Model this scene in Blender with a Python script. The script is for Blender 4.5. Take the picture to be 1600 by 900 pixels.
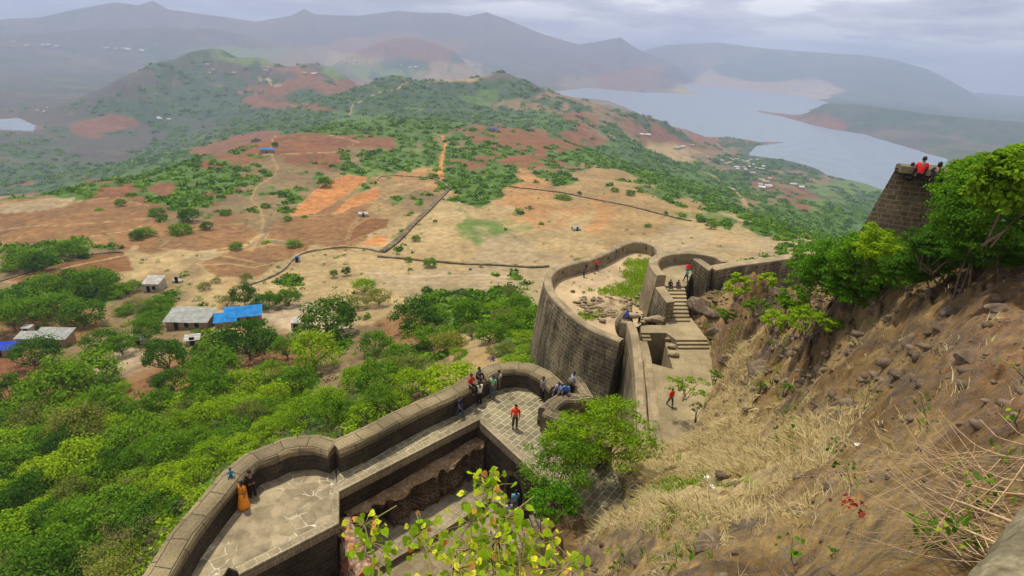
import bpy, bmesh, math, random
import numpy as np
from mathutils import Vector, Matrix
from mathutils.geometry import tessellate_polygon
for o in list(bpy.data.objects): bpy.data.objects.remove(o)
S = bpy.context.scene; COL = S.collection
RAD = math.radians
# ------------------------------------------------------------------ camera
FPX = 873.0; PITCH = RAD(23.4); ROLL = RAD(3.75)
fw = np.array([0, math.cos(PITCH), -math.sin(PITCH)]); u0 = np.array([0, math.sin(PITCH), math.cos(PITCH)]); r0 = np.array([1., 0, 0])
RV = r0*math.cos(ROLL)+u0*math.sin(ROLL); UV_ = u0*math.cos(ROLL)-r0*math.sin(ROLL)
cd = bpy.data.cameras.new('camera'); cam = bpy.data.objects.new('camera', cd); COL.objects.link(cam); S.camera = cam
cd.sensor_width = 36.0; cd.lens = 36.0*FPX/1600; cd.clip_start = 0.05; cd.clip_end = 60000
cam.matrix_world = Matrix(((RV[0], UV_[0], -fw[0], 0), (RV[1], UV_[1], -fw[1], 0), (RV[2], UV_[2], -fw[2], 0), (0, 0, 0, 1)))
# ------------------------------------------------------------------ light
SUN_EL = RAD(68); SUN_AZ = RAD(-38)          # azimuth from +Y towards +X
SUN_E = 4.1
S.view_settings.view_transform = 'Standard'; S.view_settings.look = 'None'
S.view_settings.exposure = 0.3; S.view_settings.gamma = 1.0; S.view_settings.use_curve_mapping = False
w = bpy.data.worlds.new('World'); S.world = w; w.use_nodes = True
nt = w.node_tree; nt.nodes.clear()
def N(t, typ, **k):
    n = t.nodes.new(typ)
    for a, b in k.items():
        if a in n.inputs: n.inputs[a].default_value = b
        else: setattr(n, a, b)
    return n
def L(t, a, b): t.links.new(a, b)
def ramp(t, fac, stops, interp='LINEAR'):
    r = t.nodes.new('ShaderNodeValToRGB'); r.color_ramp.interpolation = interp
    el = r.color_ramp.elements
    while len(el) < len(stops): el.new(0.5)
    for e, (p, c) in zip(el, stops):
        e.position = p; e.color = (c[0], c[1], c[2], 1) if hasattr(c, '__len__') else (c, c, c, 1)
    if fac is not None: L(t, fac, r.inputs['Fac'])
    return r
sky = N(nt, 'ShaderNodeTexSky', sky_type='NISHITA', sun_disc=False, sun_elevation=SUN_EL, sun_rotation=SUN_AZ)
sky.altitude = 1000; sky.dust_density = 3.0
bg1 = N(nt, 'ShaderNodeBackground'); bg1.inputs['Strength'].default_value = 0.10; L(nt, sky.outputs[0], bg1.inputs['Color'])
tc = N(nt, 'ShaderNodeTexCoord'); sep = N(nt, 'ShaderNodeSeparateXYZ'); L(nt, tc.outputs['Generated'], sep.inputs[0])
# cloud deck: direction divided by height gives a flat layer overhead
mz = N(nt, 'ShaderNodeMath', operation='MAXIMUM'); L(nt, sep.outputs['Z'], mz.inputs[0]); mz.inputs[1].default_value = 0.0
ad = N(nt, 'ShaderNodeMath', operation='ADD'); L(nt, mz.outputs[0], ad.inputs[0]); ad.inputs[1].default_value = 0.12
dv = N(nt, 'ShaderNodeVectorMath', operation='DIVIDE'); L(nt, tc.outputs['Generated'], dv.inputs[0])
cx = N(nt, 'ShaderNodeCombineXYZ'); [L(nt, ad.outputs[0], cx.inputs[i]) for i in range(3)]; L(nt, cx.outputs[0], dv.inputs[1])
n1 = N(nt, 'ShaderNodeTexNoise'); n1.inputs['Scale'].default_value = 0.85; n1.inputs['Detail'].default_value = 7; n1.inputs['Roughness'].default_value = 0.55; L(nt, dv.outputs[0], n1.inputs['Vector'])
cr = ramp(nt, n1.outputs['Fac'], [(0.36, (0.42, 0.42, 0.53)), (0.43, (0.60, 0.59, 0.70)), (0.51, (0.90, 0.87, 0.93)), (0.57, (1.3, 1.26, 1.24))])
bg2 = N(nt, 'ShaderNodeBackground'); bg2.inputs['Strength'].default_value = 0.90; L(nt, cr.outputs[0], bg2.inputs['Color'])
mxs = N(nt, 'ShaderNodeMixShader'); mxs.inputs[0].default_value = 0.86
L(nt, bg1.outputs[0], mxs.inputs[1]); L(nt, bg2.outputs[0], mxs.inputs[2])
wo = N(nt, 'ShaderNodeOutputWorld'); L(nt, mxs.outputs[0], wo.inputs['Surface'])
sd = bpy.data.lights.new('sun', 'SUN'); sd.energy = SUN_E; sd.angle = RAD(2.5); sd.color = (1.0, 0.93, 0.79)
sun = bpy.data.objects.new('sun', sd); COL.objects.link(sun)
sdir = Vector((math.sin(SUN_AZ)*math.cos(SUN_EL), math.cos(SUN_AZ)*math.cos(SUN_EL), math.sin(SUN_EL)))
sun.rotation_euler = sdir.to_track_quat('Z', 'Y').to_euler()
cy = S.cycles; cy.max_bounces = 5; cy.diffuse_bounces = 3; cy.glossy_bounces = 2; cy.transmission_bounces = 2; cy.transparent_max_bounces = 6; cy.volume_bounces = 1
cy.use_denoising = True; cy.caustics_reflective = False; cy.caustics_refractive = False
# ------------------------------------------------------------------ projection helpers
def ray(x, y): return fw+RV*((x-800)/FPX)-UV_*((y-450)/FPX)
def at(x, y, z):
    d = ray(x, y); return Vector(d*(z/d[2]))
def atr(x, y, r):                      # point of the ray at horizontal distance r
    d = ray(x, y); return Vector(d*(r/math.hypot(d[0], d[1])))
def proj(P):
    P = np.asarray(P, float); c = P@fw; c = np.where(c < .01, .01, c)
    return 800+FPX*(P@RV)/c, 450-FPX*(P@UV_)/c
# ------------------------------------------------------------------ noise
def _h(ix, iy, s):
    n = (ix*374761393+iy*668265263+s*974634777) & 0x7fffffff
    n = ((n ^ (n >> 13))*1274126177) & 0x7fffffff
    return ((n ^ (n >> 16)) & 0xffff)/65535.0
def vn(x, y, s=0):
    x = np.asarray(x, float); y = np.asarray(y, float)
    ix = np.floor(x).astype(np.int64); iy = np.floor(y).astype(np.int64); fx = x-ix; fy = y-iy
    fx = fx*fx*(3-2*fx); fy = fy*fy*(3-2*fy)
    a = _h(ix, iy, s); b = _h(ix+1, iy, s); c = _h(ix, iy+1, s); d = _h(ix+1, iy+1, s)
    return (a+(b-a)*fx)*(1-fy)+(c+(d-c)*fx)*fy
def fbm(x, y, o=4, s=0):
    t = 0; a = .5; tot = 0
    for i in range(o):
        t = t+a*vn(x*2**i+i*17.3, y*2**i-i*9.1, s+i); tot += a; a *= .5
    return t/tot
def vn3(x, y, z, s=0):
    x, y, z = (np.asarray(q, float) for q in (x, y, z)); iz = np.floor(z).astype(np.int64); fz = z-iz; fz = fz*fz*(3-2*fz)
    ix = np.floor(x).astype(np.int64); iy = np.floor(y).astype(np.int64); fx = x-ix; fy = y-iy; fx = fx*fx*(3-2*fx); fy = fy*fy*(3-2*fy); o = []
    for k in (0, 1):
        jx = ix+(iz+k)*7919; jy = iy+(iz+k)*104729
        a = _h(jx, jy, s); b = _h(jx+1, jy, s); c = _h(jx, jy+1, s); d = _h(jx+1, jy+1, s); o.append((a+(b-a)*fx)*(1-fy)+(c+(d-c)*fx)*fy)
    return o[0]*(1-fz)+o[1]*fz
def fbm3(x, y, z, o=4, s=0):
    t = 0; a = .5; tot = 0
    for i in range(o): t = t+a*vn3(x*2**i+i*17.3, y*2**i-i*9.1, z*2**i+i*5.7, s+i); tot += a; a *= .5
    return t/tot
def ss(a, b, x): t = np.clip((x-a)/(b-a), 0, 1); return t*t*(3-2*t)
def inpoly(px, py, poly):
    r = np.zeros(np.shape(px), bool); n = len(poly)
    for i in range(n):
        x1, y1 = poly[i][:2]; x2, y2 = poly[(i+1) % n][:2]
        if y1 == y2: continue
        c = ((y1 > py) != (y2 > py)) & (px < (x2-x1)*(py-y1)/(y2-y1)+x1)
        r ^= c
    return r
def dseg(px, py, pts, closed=False):
    d = np.full(np.shape(px), 1e9); n = len(pts)
    for i in range(n if closed else n-1):
        x1, y1 = pts[i][:2]; x2, y2 = pts[(i+1) % n][:2]; dx = x2-x1; dy = y2-y1; l = dx*dx+dy*dy+1e-9
        t = np.clip(((px-x1)*dx+(py-y1)*dy)/l, 0, 1)
        d = np.minimum(d, np.hypot(px-x1-t*dx, py-y1-t*dy))
    return d
# ------------------------------------------------------------------ mesh helpers
def mesh_np(name, V, F, mat, parent=None, smooth=False, uv=None, col=None, link=True):
    V = np.asarray(V, np.float32); F = np.asarray(F, np.int32); k = F.shape[1]; n = len(F)
    me = bpy.data.meshes.new(name); me.vertices.add(len(V)); me.vertices.foreach_set('co', V.ravel())
    me.loops.add(n*k); me.loops.foreach_set('vertex_index', F.ravel())
    me.polygons.add(n); me.polygons.foreach_set('loop_start', np.arange(0, n*k, k, dtype=np.int32))
    try: me.polygons.foreach_set('loop_total', np.full(n, k, np.int32))
    except Exception: pass
    if smooth: me.polygons.foreach_set('use_smooth', np.ones(n, bool))
    me.update(calc_edges=True)
    if uv is not None:
        ul = me.uv_layers.new(name='UVMap'); ul.data.foreach_set('uv', np.asarray(uv, np.float32)[F.ravel()].ravel())
    if col is not None:
        for nm, c in col.items():
            a = me.color_attributes.new(nm, 'FLOAT_COLOR', 'POINT'); c4 = np.ones((len(V), 4), np.float32); c4[:, :3] = c
            a.data.foreach_set('color', c4.ravel())
    if mat: me.materials.append(mat)
    o = bpy.data.objects.new(name, me)
    if link: COL.objects.link(o)
    if parent: o.parent = parent
    return o
def tag(o, label=None, cat=None, group=None, kind=None):
    if label: o['label'] = label
    if cat: o['category'] = cat
    if group: o['group'] = group
    if kind: o['kind'] = kind
    return o
def empty(name, loc, label=None, cat=None, group=None, rz=0):
    o = bpy.data.objects.new(name, None); COL.objects.link(o); o.location = loc; o.rotation_euler = (0, 0, rz); o.empty_display_size = .3
    return tag(o, label, cat, group)
def obj_bm(name, bm, mat, parent=None, smooth=False, world=False):
    """one mesh object; with world=True the coordinates are world ones and the parent only carries a location"""
    bmesh.ops.recalc_face_normals(bm, faces=bm.faces)
    me = bpy.data.meshes.new(name)
    if world and parent is not None: bm.transform(Matrix.Translation(-parent.location))
    bm.to_mesh(me); bm.free()
    for m in (mat if isinstance(mat, (list, tuple)) else [mat]): me.materials.append(m)
    if smooth: me.polygons.foreach_set('use_smooth', np.ones(len(me.polygons), bool))
    o = bpy.data.objects.new(name, me); COL.objects.link(o)
    if parent: o.parent = parent
    return o
def boxuv(bm, rot=0.0):
    uv = bm.loops.layers.uv.verify(); c, s = math.cos(rot), math.sin(rot)
    for f in bm.faces:
        f.normal_update(); n = f.normal
        if abs(n.z) > .6:
            for l in f.loops: p = l.vert.co; l[uv].uv = (p.x*c+p.y*s, -p.x*s+p.y*c)
        else:
            t = Vector((-n.y, n.x, 0)).normalized()
            for l in f.loops: p = l.vert.co; l[uv].uv = (p.dot(t), p.z)
def prism(poly, z0, z1, taper=0.0, bm=None):
    """extruded polygon; poly of world XY, z1 may be a list; taper pushes the foot outwards"""
    bm = bm or bmesh.new(); n = len(poly); zt = z1 if hasattr(z1, '__len__') else [z1]*n
    c = Vector((sum(p[0] for p in poly)/n, sum(p[1] for p in poly)/n))
    top = [bm.verts.new((p[0], p[1], zt[i])) for i, p in enumerate(poly)]
    bot = []
    for p in poly:
        d = (Vector((p[0], p[1]))-c); d = d.normalized()*taper if taper else Vector((0, 0)); bot.append(bm.verts.new((p[0]+d.x, p[1]+d.y, z0)))
    if n > 4:
        for t in tessellate_polygon([[Vector((p[0], p[1], 0)) for p in poly]]): bm.faces.new([top[k] for k in t]); bm.faces.new([bot[k] for k in t[::-1]])
    else: bm.faces.new(top); bm.faces.new(bot[::-1])
    for i in range(n): j = (i+1) % n; bm.faces.new((top[i], bot[i], bot[j], top[j]))
    return bm
def catmull(pts, step):
    pts = [Vector(p) for p in pts]; out = []
    for i in range(len(pts)-1):
        p0 = pts[max(i-1, 0)]; p1 = pts[i]; p2 = pts[i+1]; p3 = pts[min(i+2, len(pts)-1)]
        n = max(1, int((p2-p1).length/step))
        for k in range(n):
            t = k/n; out.append(.5*((2*p1)+(p2-p0)*t+(2*p0-5*p1+4*p2-p3)*t*t+(3*p1-p0-3*p2+p3)*t**3))
    out.append(pts[-1]); return out
def sweep(name, path, prof, mat, parent=None, step=.6, jit=.02, smooth=False, straight=False):
    """prof: list of (offset to the right of the path, absolute z or ('t', dz) below the path's own z)"""
    pts = [Vector(p) for p in path] if straight else catmull(path, step)
    V = []; UVs = []; n = len(pts); m = len(prof); u = 0; rnd = random.Random(5)
    for i, p in enumerate(pts):
        if i: u += (pts[i]-pts[i-1]).length
        a = pts[max(i-1, 0)]; b = pts[min(i+1, n-1)]; d = (b-a); d.z = 0; d.normalize(); nr = Vector((d.y, -d.x, 0)); v = 0; jz = rnd.uniform(-jit, jit)
        last = None
        for (o, z) in prof:
            q = Vector((p.x, p.y, 0))+nr*(o+(rnd.uniform(-jit, jit) if abs(o) > .2 else 0)); q.z = (p.z+z[1]+jz) if isinstance(z, tuple) else z
            if last is not None: v += (q-last).length
            last = q; V.append(q); UVs.append((u, v))
    F = []
    for i in range(n-1):
        for j in range(m-1): a = i*m+j; F.append((a, a+1, a+m+1, a+m))
    pl = parent.location if parent else Vector((0, 0, 0))
    bm = bmesh.new(); uvl = bm.loops.layers.uv.verify(); bv = [bm.verts.new(v-pl) for v in V]
    for f in F:
        fc = bm.faces.new([bv[k] for k in f]); 
        for l, k in zip(fc.loops, f): l[uvl].uv = UVs[k]
    for e in (0, n-1):
        fc = bm.faces.new([bv[e*m+j] for j in range(m)])
        for l, j in zip(fc.loops, range(m)): l[uvl].uv = (prof[j][0], V[e*m+j].z)
    fc_ = [bm.faces.new((bv[i*m], bv[(i+1)*m], bv[(i+1)*m+m-1], bv[i*m+m-1])) for i in range(n-1)]
    return obj_bm(name, bm, mat, parent, smooth)
def parapet_prof(w, z0): h = w/2; return [(-h, z0), (-h, ('t', -.22)), (-h+.10, ('t', -.07)), (-h*.4, ('t', 0)), (h*.4, ('t', 0)), (h-.10, ('t', -.07)), (h, ('t', -.22)), (h, z0)]
# ------------------------------------------------------------------ materials
def newmat(name):
    m = bpy.data.materials.new(name); m.use_nodes = True; t = m.node_tree; t.nodes.clear()
    b = N(t, 'ShaderNodeBsdfPrincipled'); b.inputs['Roughness'].default_value = .9; b.inputs['Specular IOR Level'].default_value = .15
    o = N(t, 'ShaderNodeOutputMaterial'); L(t, b.outputs[0], o.inputs['Surface']); return m, t, b
def noise(t, vec, scale, detail=4, rough=.55):
    n = N(t, 'ShaderNodeTexNoise'); n.inputs['Scale'].default_value = scale; n.inputs['Detail'].default_value = detail; n.inputs['Roughness'].default_value = rough
    if vec is not None: L(t, vec, n.inputs['Vector'])
    return n
def mixc(t, fac, a, b, mode='MIX'):
    m = N(t, 'ShaderNodeMix', data_type='RGBA', blend_type=mode)
    for s, v in ((0, fac), (6, a), (7, b)):
        if isinstance(v, (int, float)): m.inputs[s].default_value = v
        elif hasattr(v, '__len__'): m.inputs[s].default_value = (v[0], v[1], v[2], 1)
        else: L(t, v, m.inputs[s])
    return m.outputs[2]
def bump(t, b, h, strength=.5, dist=.05):
    n = N(t, 'ShaderNodeBump'); n.inputs['Strength'].default_value = strength; n.inputs['Distance'].default_value = dist; L(t, h, n.inputs['Height']); L(t, n.outputs[0], b.inputs['Normal']); return n
def plain(name, col, rough=.8, spec=.2, var=.12, scale=6):
    m, t, b = newmat(name); g = N(t, 'ShaderNodeTexCoord'); n = noise(t, g.outputs['Object'], scale)
    a = tuple(c*(1-var) for c in col); c2 = tuple(min(1, c*(1+var)) for c in col)
    r = ramp(t, n.outputs['Fac'], [(.35, a), (.65, c2)]); L(t, r.outputs[0], b.inputs['Base Color']); b.inputs['Roughness'].default_value = rough; b.inputs['Specular IOR Level'].default_value = spec
    return m
def stone(name, cA, cB, cM, bw=.55, bh=.28, mortar=.012, moss=0.25, stain=.5, bumpd=.05, offset=.5, mortar_keep=.35):
    """coursed masonry on metric UVs with weather stains"""
    m, t, b = newmat(name); uv = N(t, 'ShaderNodeUVMap'); g = N(t, 'ShaderNodeTexCoord')
    wn = noise(t, uv.outputs[0], 1.6, 3); wv = N(t, 'ShaderNodeVectorMath', operation='MULTIPLY_ADD'); L(t, wn.outputs['Color'], wv.inputs[0]); wv.inputs[1].default_value = (.12, .12, 0); L(t, uv.outputs[0], wv.inputs[2])
    br = N(t, 'ShaderNodeTexBrick'); L(t, wv.outputs[0], br.inputs['Vector']); br.offset = offset; br.squash = .8; br.squash_frequency = 3
    br.inputs['Color1'].default_value = (*cA, 1); br.inputs['Color2'].default_value = (*cB, 1); br.inputs['Mortar'].default_value = (*cM, 1)
    br.inputs['Scale'].default_value = 1.0; br.inputs['Mortar Size'].default_value = mortar; br.inputs['Mortar Smooth'].default_value = .3; br.inputs['Bias'].default_value = 0; br.inputs['Brick Width'].default_value = bw; br.inputs['Row Height'].default_value = bh
    # mortar only survives in patches
    pn = noise(t, g.outputs['Object'], .5, 3); pr = ramp(t, pn.outputs['Fac'], [(.5-mortar_keep*.3, 0), (.62-mortar_keep*.3, 1)])
    base2 = mixc(t, .5, cA, cB); keep = N(t, 'ShaderNodeMath', operation='MULTIPLY'); L(t, br.outputs['Fac'], keep.inputs[0]); L(t, pr.outputs[0], keep.inputs[1])
    c = mixc(t, keep.outputs[0], br.outputs['Color'], cM)
    n2 = noise(t, g.outputs['Object'], .35, 5, .6); st = ramp(t, n2.outputs['Fac'], [(.38, 1-stain), (.62, 1.12)]); c = mixc(t, 1.0, c, st.outputs[0], 'MULTIPLY')
    n3 = noise(t, g.outputs['Object'], 9, 4, .7); s3 = ramp(t, n3.outputs['Fac'], [(.3, .72), (.7, 1.2)]); c = mixc(t, 1.0, c, s3.outputs[0], 'MULTIPLY')
    if moss:
        n4 = noise(t, g.outputs['Object'], 1.1, 5, .65); s4 = ramp(t, n4.outputs['Fac'], [(.52, 0), (.66, moss)]); c = mixc(t, s4.outputs[0], c, (.10, .11, .03))
    L(t, c, b.inputs['Base Color'])
    inv = N(t, 'ShaderNodeMath', operation='MULTIPLY_ADD'); L(t, br.outputs['Fac'], inv.inputs[0]); inv.inputs[1].default_value = -1.0; L(t, n3.outputs['Fac'], inv.inputs[2])
    bump(t, b, inv.outputs[0], .8, bumpd); return m
M = {}
M['paving'] = stone('paving', (.25, .215, .12), (.165, .14, .082), (.48, .44, .30), .62, .40, .022, 0, .35, .02, .5, .8)
M['paving2'] = stone('courtyard_paving', (.27, .22, .13), (.20, .165, .10), (.42, .36, .24), .5, .34, .016, 0, .35, .02, .5, .6)
M['wall'] = stone('rampart_stone', (.20, .15, .085), (.10, .078, .048), (.30, .245, .15), .62, .36, .03, .35, .55, .09, .5, 1.5)
M['darkwall'] = stone('dark_shade_stone', (.075, .058, .038), (.045, .037, .026), (.13, .10, .065), .5, .28, .014, .1, .5, .06, .5, .4)  # stone colour darkened to hold the backlit shade of the inner wall faces
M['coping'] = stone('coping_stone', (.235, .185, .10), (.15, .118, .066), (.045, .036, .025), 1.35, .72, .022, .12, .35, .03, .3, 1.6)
M['lime'] = stone('lime_washed_stone', (.29, .23, .13), (.22, .17, .098), (.22, .17, .10), .8, .5, .01, 0, .3, .02)
M['ramp'] = stone('ramp_slabs', (.29, .23, .125), (.25, .20, .11), (.21, .165, .09), 1.6, 1.1, .012, 0, .25, .015)
def crazy(name):
    m, t, b = newmat(name); g = N(t, 'ShaderNodeTexCoord'); wn = noise(t, g.outputs['Object'], 2, 3); wv = N(t, 'ShaderNodeVectorMath', operation='MULTIPLY_ADD'); L(t, wn.outputs['Color'], wv.inputs[0]); wv.inputs[1].default_value = (.3, .3, .3); L(t, g.outputs['Object'], wv.inputs[2])
    v = N(t, 'ShaderNodeTexVoronoi', feature='DISTANCE_TO_EDGE'); v.inputs['Scale'].default_value = 1.7; L(t, wv.outputs[0], v.inputs['Vector']); e = ramp(t, v.outputs['Distance'], [(.012, 1), (.035, 0)])
    v2 = N(t, 'ShaderNodeTexVoronoi'); v2.inputs['Scale'].default_value = 1.7; L(t, wv.outputs[0], v2.inputs['Vector']); sp_ = N(t, 'ShaderNodeSeparateColor'); L(t, v2.outputs['Color'], sp_.inputs[0]); rr_ = ramp(t, sp_.outputs[0], [(0, (.20, .16, .095)), (1, (.29, .235, .14))]); c0 = rr_.outputs[0]
    n2 = noise(t, g.outputs['Object'], .5, 5, .65); k = ramp(t, n2.outputs['Fac'], [(.50, 0), (.60, 1)]); ml = N(t, 'ShaderNodeMath', operation='MULTIPLY'); L(t, e.outputs[0], ml.inputs[0]); L(t, k.outputs[0], ml.inputs[1])
    n3 = noise(t, g.outputs['Object'], 1.1, 6, .7); d = ramp(t, n3.outputs['Fac'], [(.35, .62), (.6, 1.15)]); c1 = mixc(t, 1, c0, d.outputs[0], 'MULTIPLY'); L(t, mixc(t, ml.outputs[0], c1, (.58, .54, .42)), b.inputs['Base Color'])
    bump(t, b, v.outputs['Distance'], .3, .03); return m
M['crazy'] = crazy('irregular_flagstones')
def cov_mat():
    m, t, b = newmat('land_cover'); a = N(t, 'ShaderNodeVertexColor', layer_name='cover'); g = N(t, 'ShaderNodeNewGeometry')
    n = noise(t, g.outputs['Position'], .35, 6, .65); r = ramp(t, n.outputs['Fac'], [(.3, .72), (.7, 1.28)])
    n2 = noise(t, g.outputs['Position'], .045, 5, .6); r2 = ramp(t, n2.outputs['Fac'], [(.35, .8), (.65, 1.2)])
    c = mixc(t, 1., a.outputs['Color'], r.outputs[0], 'MULTIPLY'); c = mixc(t, 1., c, r2.outputs[0], 'MULTIPLY'); L(t, c, b.inputs['Base Color'])
    bump(t, b, n.outputs['Fac'], .5, .5); return m
M['land'] = cov_mat()
def hill_mat():
    m, t, b = newmat('hillside_earth'); a = N(t, 'ShaderNodeVertexColor', layer_name='cover'); g = N(t, 'ShaderNodeNewGeometry')
    n = noise(t, g.outputs['Position'], 2.2, 8, .65); r = ramp(t, n.outputs['Fac'], [(.3, .62), (.7, 1.35)])
    n2 = noise(t, g.outputs['Position'], 22, 5, .7); r2 = ramp(t, n2.outputs['Fac'], [(.3, .68), (.7, 1.3)])
    v = N(t, 'ShaderNodeTexVoronoi', feature='F1'); v.inputs['Scale'].default_value = 7; L(t, g.outputs['Position'], v.inputs['Vector']); rv = ramp(t, v.outputs['Distance'], [(.0, 1.1), (.75, .8)])
    c = mixc(t, 1., a.outputs['Color'], r.outputs[0], 'MULTIPLY'); c = mixc(t, 1., c, r2.outputs[0], 'MULTIPLY'); c = mixc(t, .6, c, rv.outputs[0], 'MULTIPLY'); L(t, c, b.inputs['Base Color'])
    ma = N(t, 'ShaderNodeMath', operation='MULTIPLY_ADD'); L(t, n.outputs['Fac'], ma.inputs[0]); ma.inputs[1].default_value = 2.5; L(t, n2.outputs['Fac'], ma.inputs[2])
    bump(t, b, ma.outputs[0], .8, .08); return m
M['hill'] = hill_mat()
def leafmat(name, a, b_, trans=.35):
    m, t, b = newmat(name); t.nodes.remove(b); g = N(t, 'ShaderNodeNewGeometry'); oi = N(t, 'ShaderNodeObjectInfo')
    r = ramp(t, g.outputs['Random Per Island'], [(0, a), (1, b_)])
    r2 = ramp(t, oi.outputs['Random'], [(0, (.82, .86, .8)), (.5, (1, 1, 1)), (1, (1.25, 1.12, .95))]); c = mixc(t, 1., r.outputs[0], r2.outputs[0], 'MULTIPLY')
    d = N(t, 'ShaderNodeBsdfDiffuse'); tr = N(t, 'ShaderNodeBsdfTranslucent'); mx = N(t, 'ShaderNodeMixShader'); mx.inputs[0].default_value = trans
    L(t, c, d.inputs['Color']); L(t, c, tr.inputs['Color']); L(t, d.outputs[0], mx.inputs[1]); L(t, tr.outputs[0], mx.inputs[2])
    L(t, mx.outputs[0], [n for n in t.nodes if n.type == 'OUTPUT_MATERIAL'][0].inputs['Surface']); return m
M['leafD'] = leafmat('leaf_dark_green', (.030, .085, .008), (.085, .19, .015))
M['leafM'] = leafmat('leaf_mid_green', (.065, .15, .008), (.16, .30, .018))
M['leafB'] = leafmat('leaf_bright_green', (.14, .25, .008), (.28, .43, .018))
M['leafO'] = leafmat('leaf_olive', (.12, .15, .03), (.23, .26, .05))
M['leafGrey'] = leafmat('leaf_dry_grey', (.16, .13, .075), (.26, .21, .12))
M['leafR'] = leafmat('leaf_shrub_green', (.035, .12, .008), (.13, .29, .015))
M['leafY'] = leafmat('leaf_yellow', (.55, .60, .02), (.75, .78, .06))
M['bark'] = plain('bark', (.14, .10, .065), .95, .1, .35, 8)
M['twig'] = plain('dry_twig', (.42, .29, .16), .9, .1, .25, 10)
M['straw'] = leafmat('straw', (.62, .49, .24), (.90, .76, .44), .4)
M['rock'] = plain('basalt_rock', (.125, .09, .058), .95, .15, .4, 3)
M['skin'] = plain('skin', (.24, .13, .08), .6, .3, .05)
M['hair'] = plain('black_hair', (.012, .010, .009), .5, .3, .2)
# ------------------------------------------------------------------ terrain height
# control points (photo x, y, height) of the land below the fort
CP = [(0,900,-52),(120,900,-47),(200,850,-44),(0,750,-57),(200,700,-52),(400,640,-50),(320,790,-40),(430,700,-40),(520,660,-41),(100,620,-60),(0,560,-62),(300,520,-60.5),(480,520,-59),
(600,500,-58),(600,600,-46),(700,560,-45),(650,610,-40),(735,545,-42),(800,540,-39),(800,480,-52),(835,560,-36),(840,600,-35),(900,615,-35),(960,612,-35),(0,450,-67),(200,450,-68),(450,440,-67),(650,430,-66),(835,430,-64),(400,380,-71),(700,370,-70),
(900,345,-70),(1040,350,-68),(1200,380,-62),(1262,396,-57),(1000,305,-73),(850,290,-76),(700,290,-79),(550,290,-78),(400,290,-79),(250,300,-80),(100,320,-80),(0,330,-79),
(0,312,-82),(150,282,-84),(320,242,-87),(450,208,-89),(600,245,-85),(750,230,-86),(900,262,-84),(1000,290,-78),(1130,335,-72),(700,215,-89),(560,205,-90),(800,215,-90),(640,160,-140),(600,165,-145),(700,165,-142),(760,160,-138),(820,168,-140),(540,172,-160),(680,140,-115),(760,138,-110),(600,142,-120),
(1060,285,-120),(1110,300,-118),(1150,325,-122),(1000,262,-112),(1250,340,-150),(1350,340,-170),(1300,375,-140),(1170,300,-200),(1250,290,-250),(1330,310,-262),(1200,265,-258),(1100,240,-240),(1050,225,-225),(1000,215,-180),(950,205,-150),(880,195,-125),
(1400,400,-120),(1500,480,-80),(1600,500,-60)]
def crest(x, y, r, zb, k=1.3):
    p = atr(x, y, r); q = p*k; return [(p.x, p.y, p.z), (q.x, q.y, zb)]
WP = []
for x, y, z in CP: p = at(x, y, z); WP.append((p.x, p.y, p.z))
for c in [(200,128,2300,-290),(260,102,2500,-290),(300,90,2600,-290),(350,88,2650,-290),(400,95,2650,-290),(450,106,2600,-290),(485,101,2500,-290),(515,108,2450,-290),(545,126,2300,-290),
          (440,212,640,-150,1.3),(490,199,680,-140,1.3),(540,190,720,-135,1.3),(590,186,760,-135,1.3),(640,186,780,-138,1.3),(700,190,780,-140,1.3),(760,197,760,-140,1.3),(820,205,740,-145,1.3),(880,220,700,-150,1.3),(940,242,640,-150,1.3),
          (590,123,1650,-260),(625,118,1600,-260),(680,123,1650,-240),(730,122,1750,-240),(780,113,1800,-250),(825,127,1800,-280),(870,148,1800,-295),(920,160,1850,-298),(985,172,1850,-298),(1040,190,1850,-299)]:
    WP += crest(*c)
for x, y in [(1070,202),(1100,214),(1140,216),(1190,223),(1167,243),(1220,249),(1260,259),(1300,276),(1350,290)]: p = at(x, y, -299); WP.append(tuple(p))
# the drop to the valley on the left and its floor
for x, y in [(0,290),(0,250),(0,200),(100,200),(100,160),(200,200),(300,200),(0,130),(100,130),(380,170),(0,100)]: p = at(x, y, -296+4*((x*7+y) % 3)); WP.append(tuple(p))
for x, y, z in [(380,200,-220),(450,150,-190),(350,130,-190),(300,150,-240),(420,120,-150),(300,240,-190),(150,255,-285),(520,160,-150)]: p = at(x, y, z); WP.append(tuple(p))
for a in range(-60, 61, 8):
    for r in (3300, 5200, 9000, 14000): WP.append((r*math.sin(RAD(a)), r*math.cos(RAD(a)), -299))
for a in (-60, -52): 
    for r, z in ((60, -52), (120, -62), (260, -84), (700, -280)): WP.append((r*math.sin(RAD(a)), r*math.cos(RAD(a)), z))
for a in (50, 60):
    for r, z in ((30, -45), (60, -80), (150, -130), (400, -220), (1200, -290)): WP.append((r*math.sin(RAD(a)), r*math.cos(RAD(a)), z))
for x, y in [(-15,18),(0,20),(-5,30),(10,30),(15,45),(20,60),(-25,15),(-12,36)]: WP.append((x, y, -34.5))
WP = np.array(WP)
def pol(x, y): return np.arctan2(x, y)*2.2, np.log(np.hypot(x, y)+1e-6)
cu, cv = pol(WP[:, 0], WP[:, 1])
MQC = .02
A_ = -np.sqrt((cu[:, None]-cu)**2+(cv[:, None]-cv)**2+MQC**2)
n_ = len(WP); KK = np.zeros((n_+1, n_+1)); KK[:n_, :n_] = A_ + np.eye(n_)*1e-3*-1; KK[:n_, n_] = 1; KK[n_, :n_] = 1
WW = np.linalg.solve(KK, np.append(WP[:, 2], 0))
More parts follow.
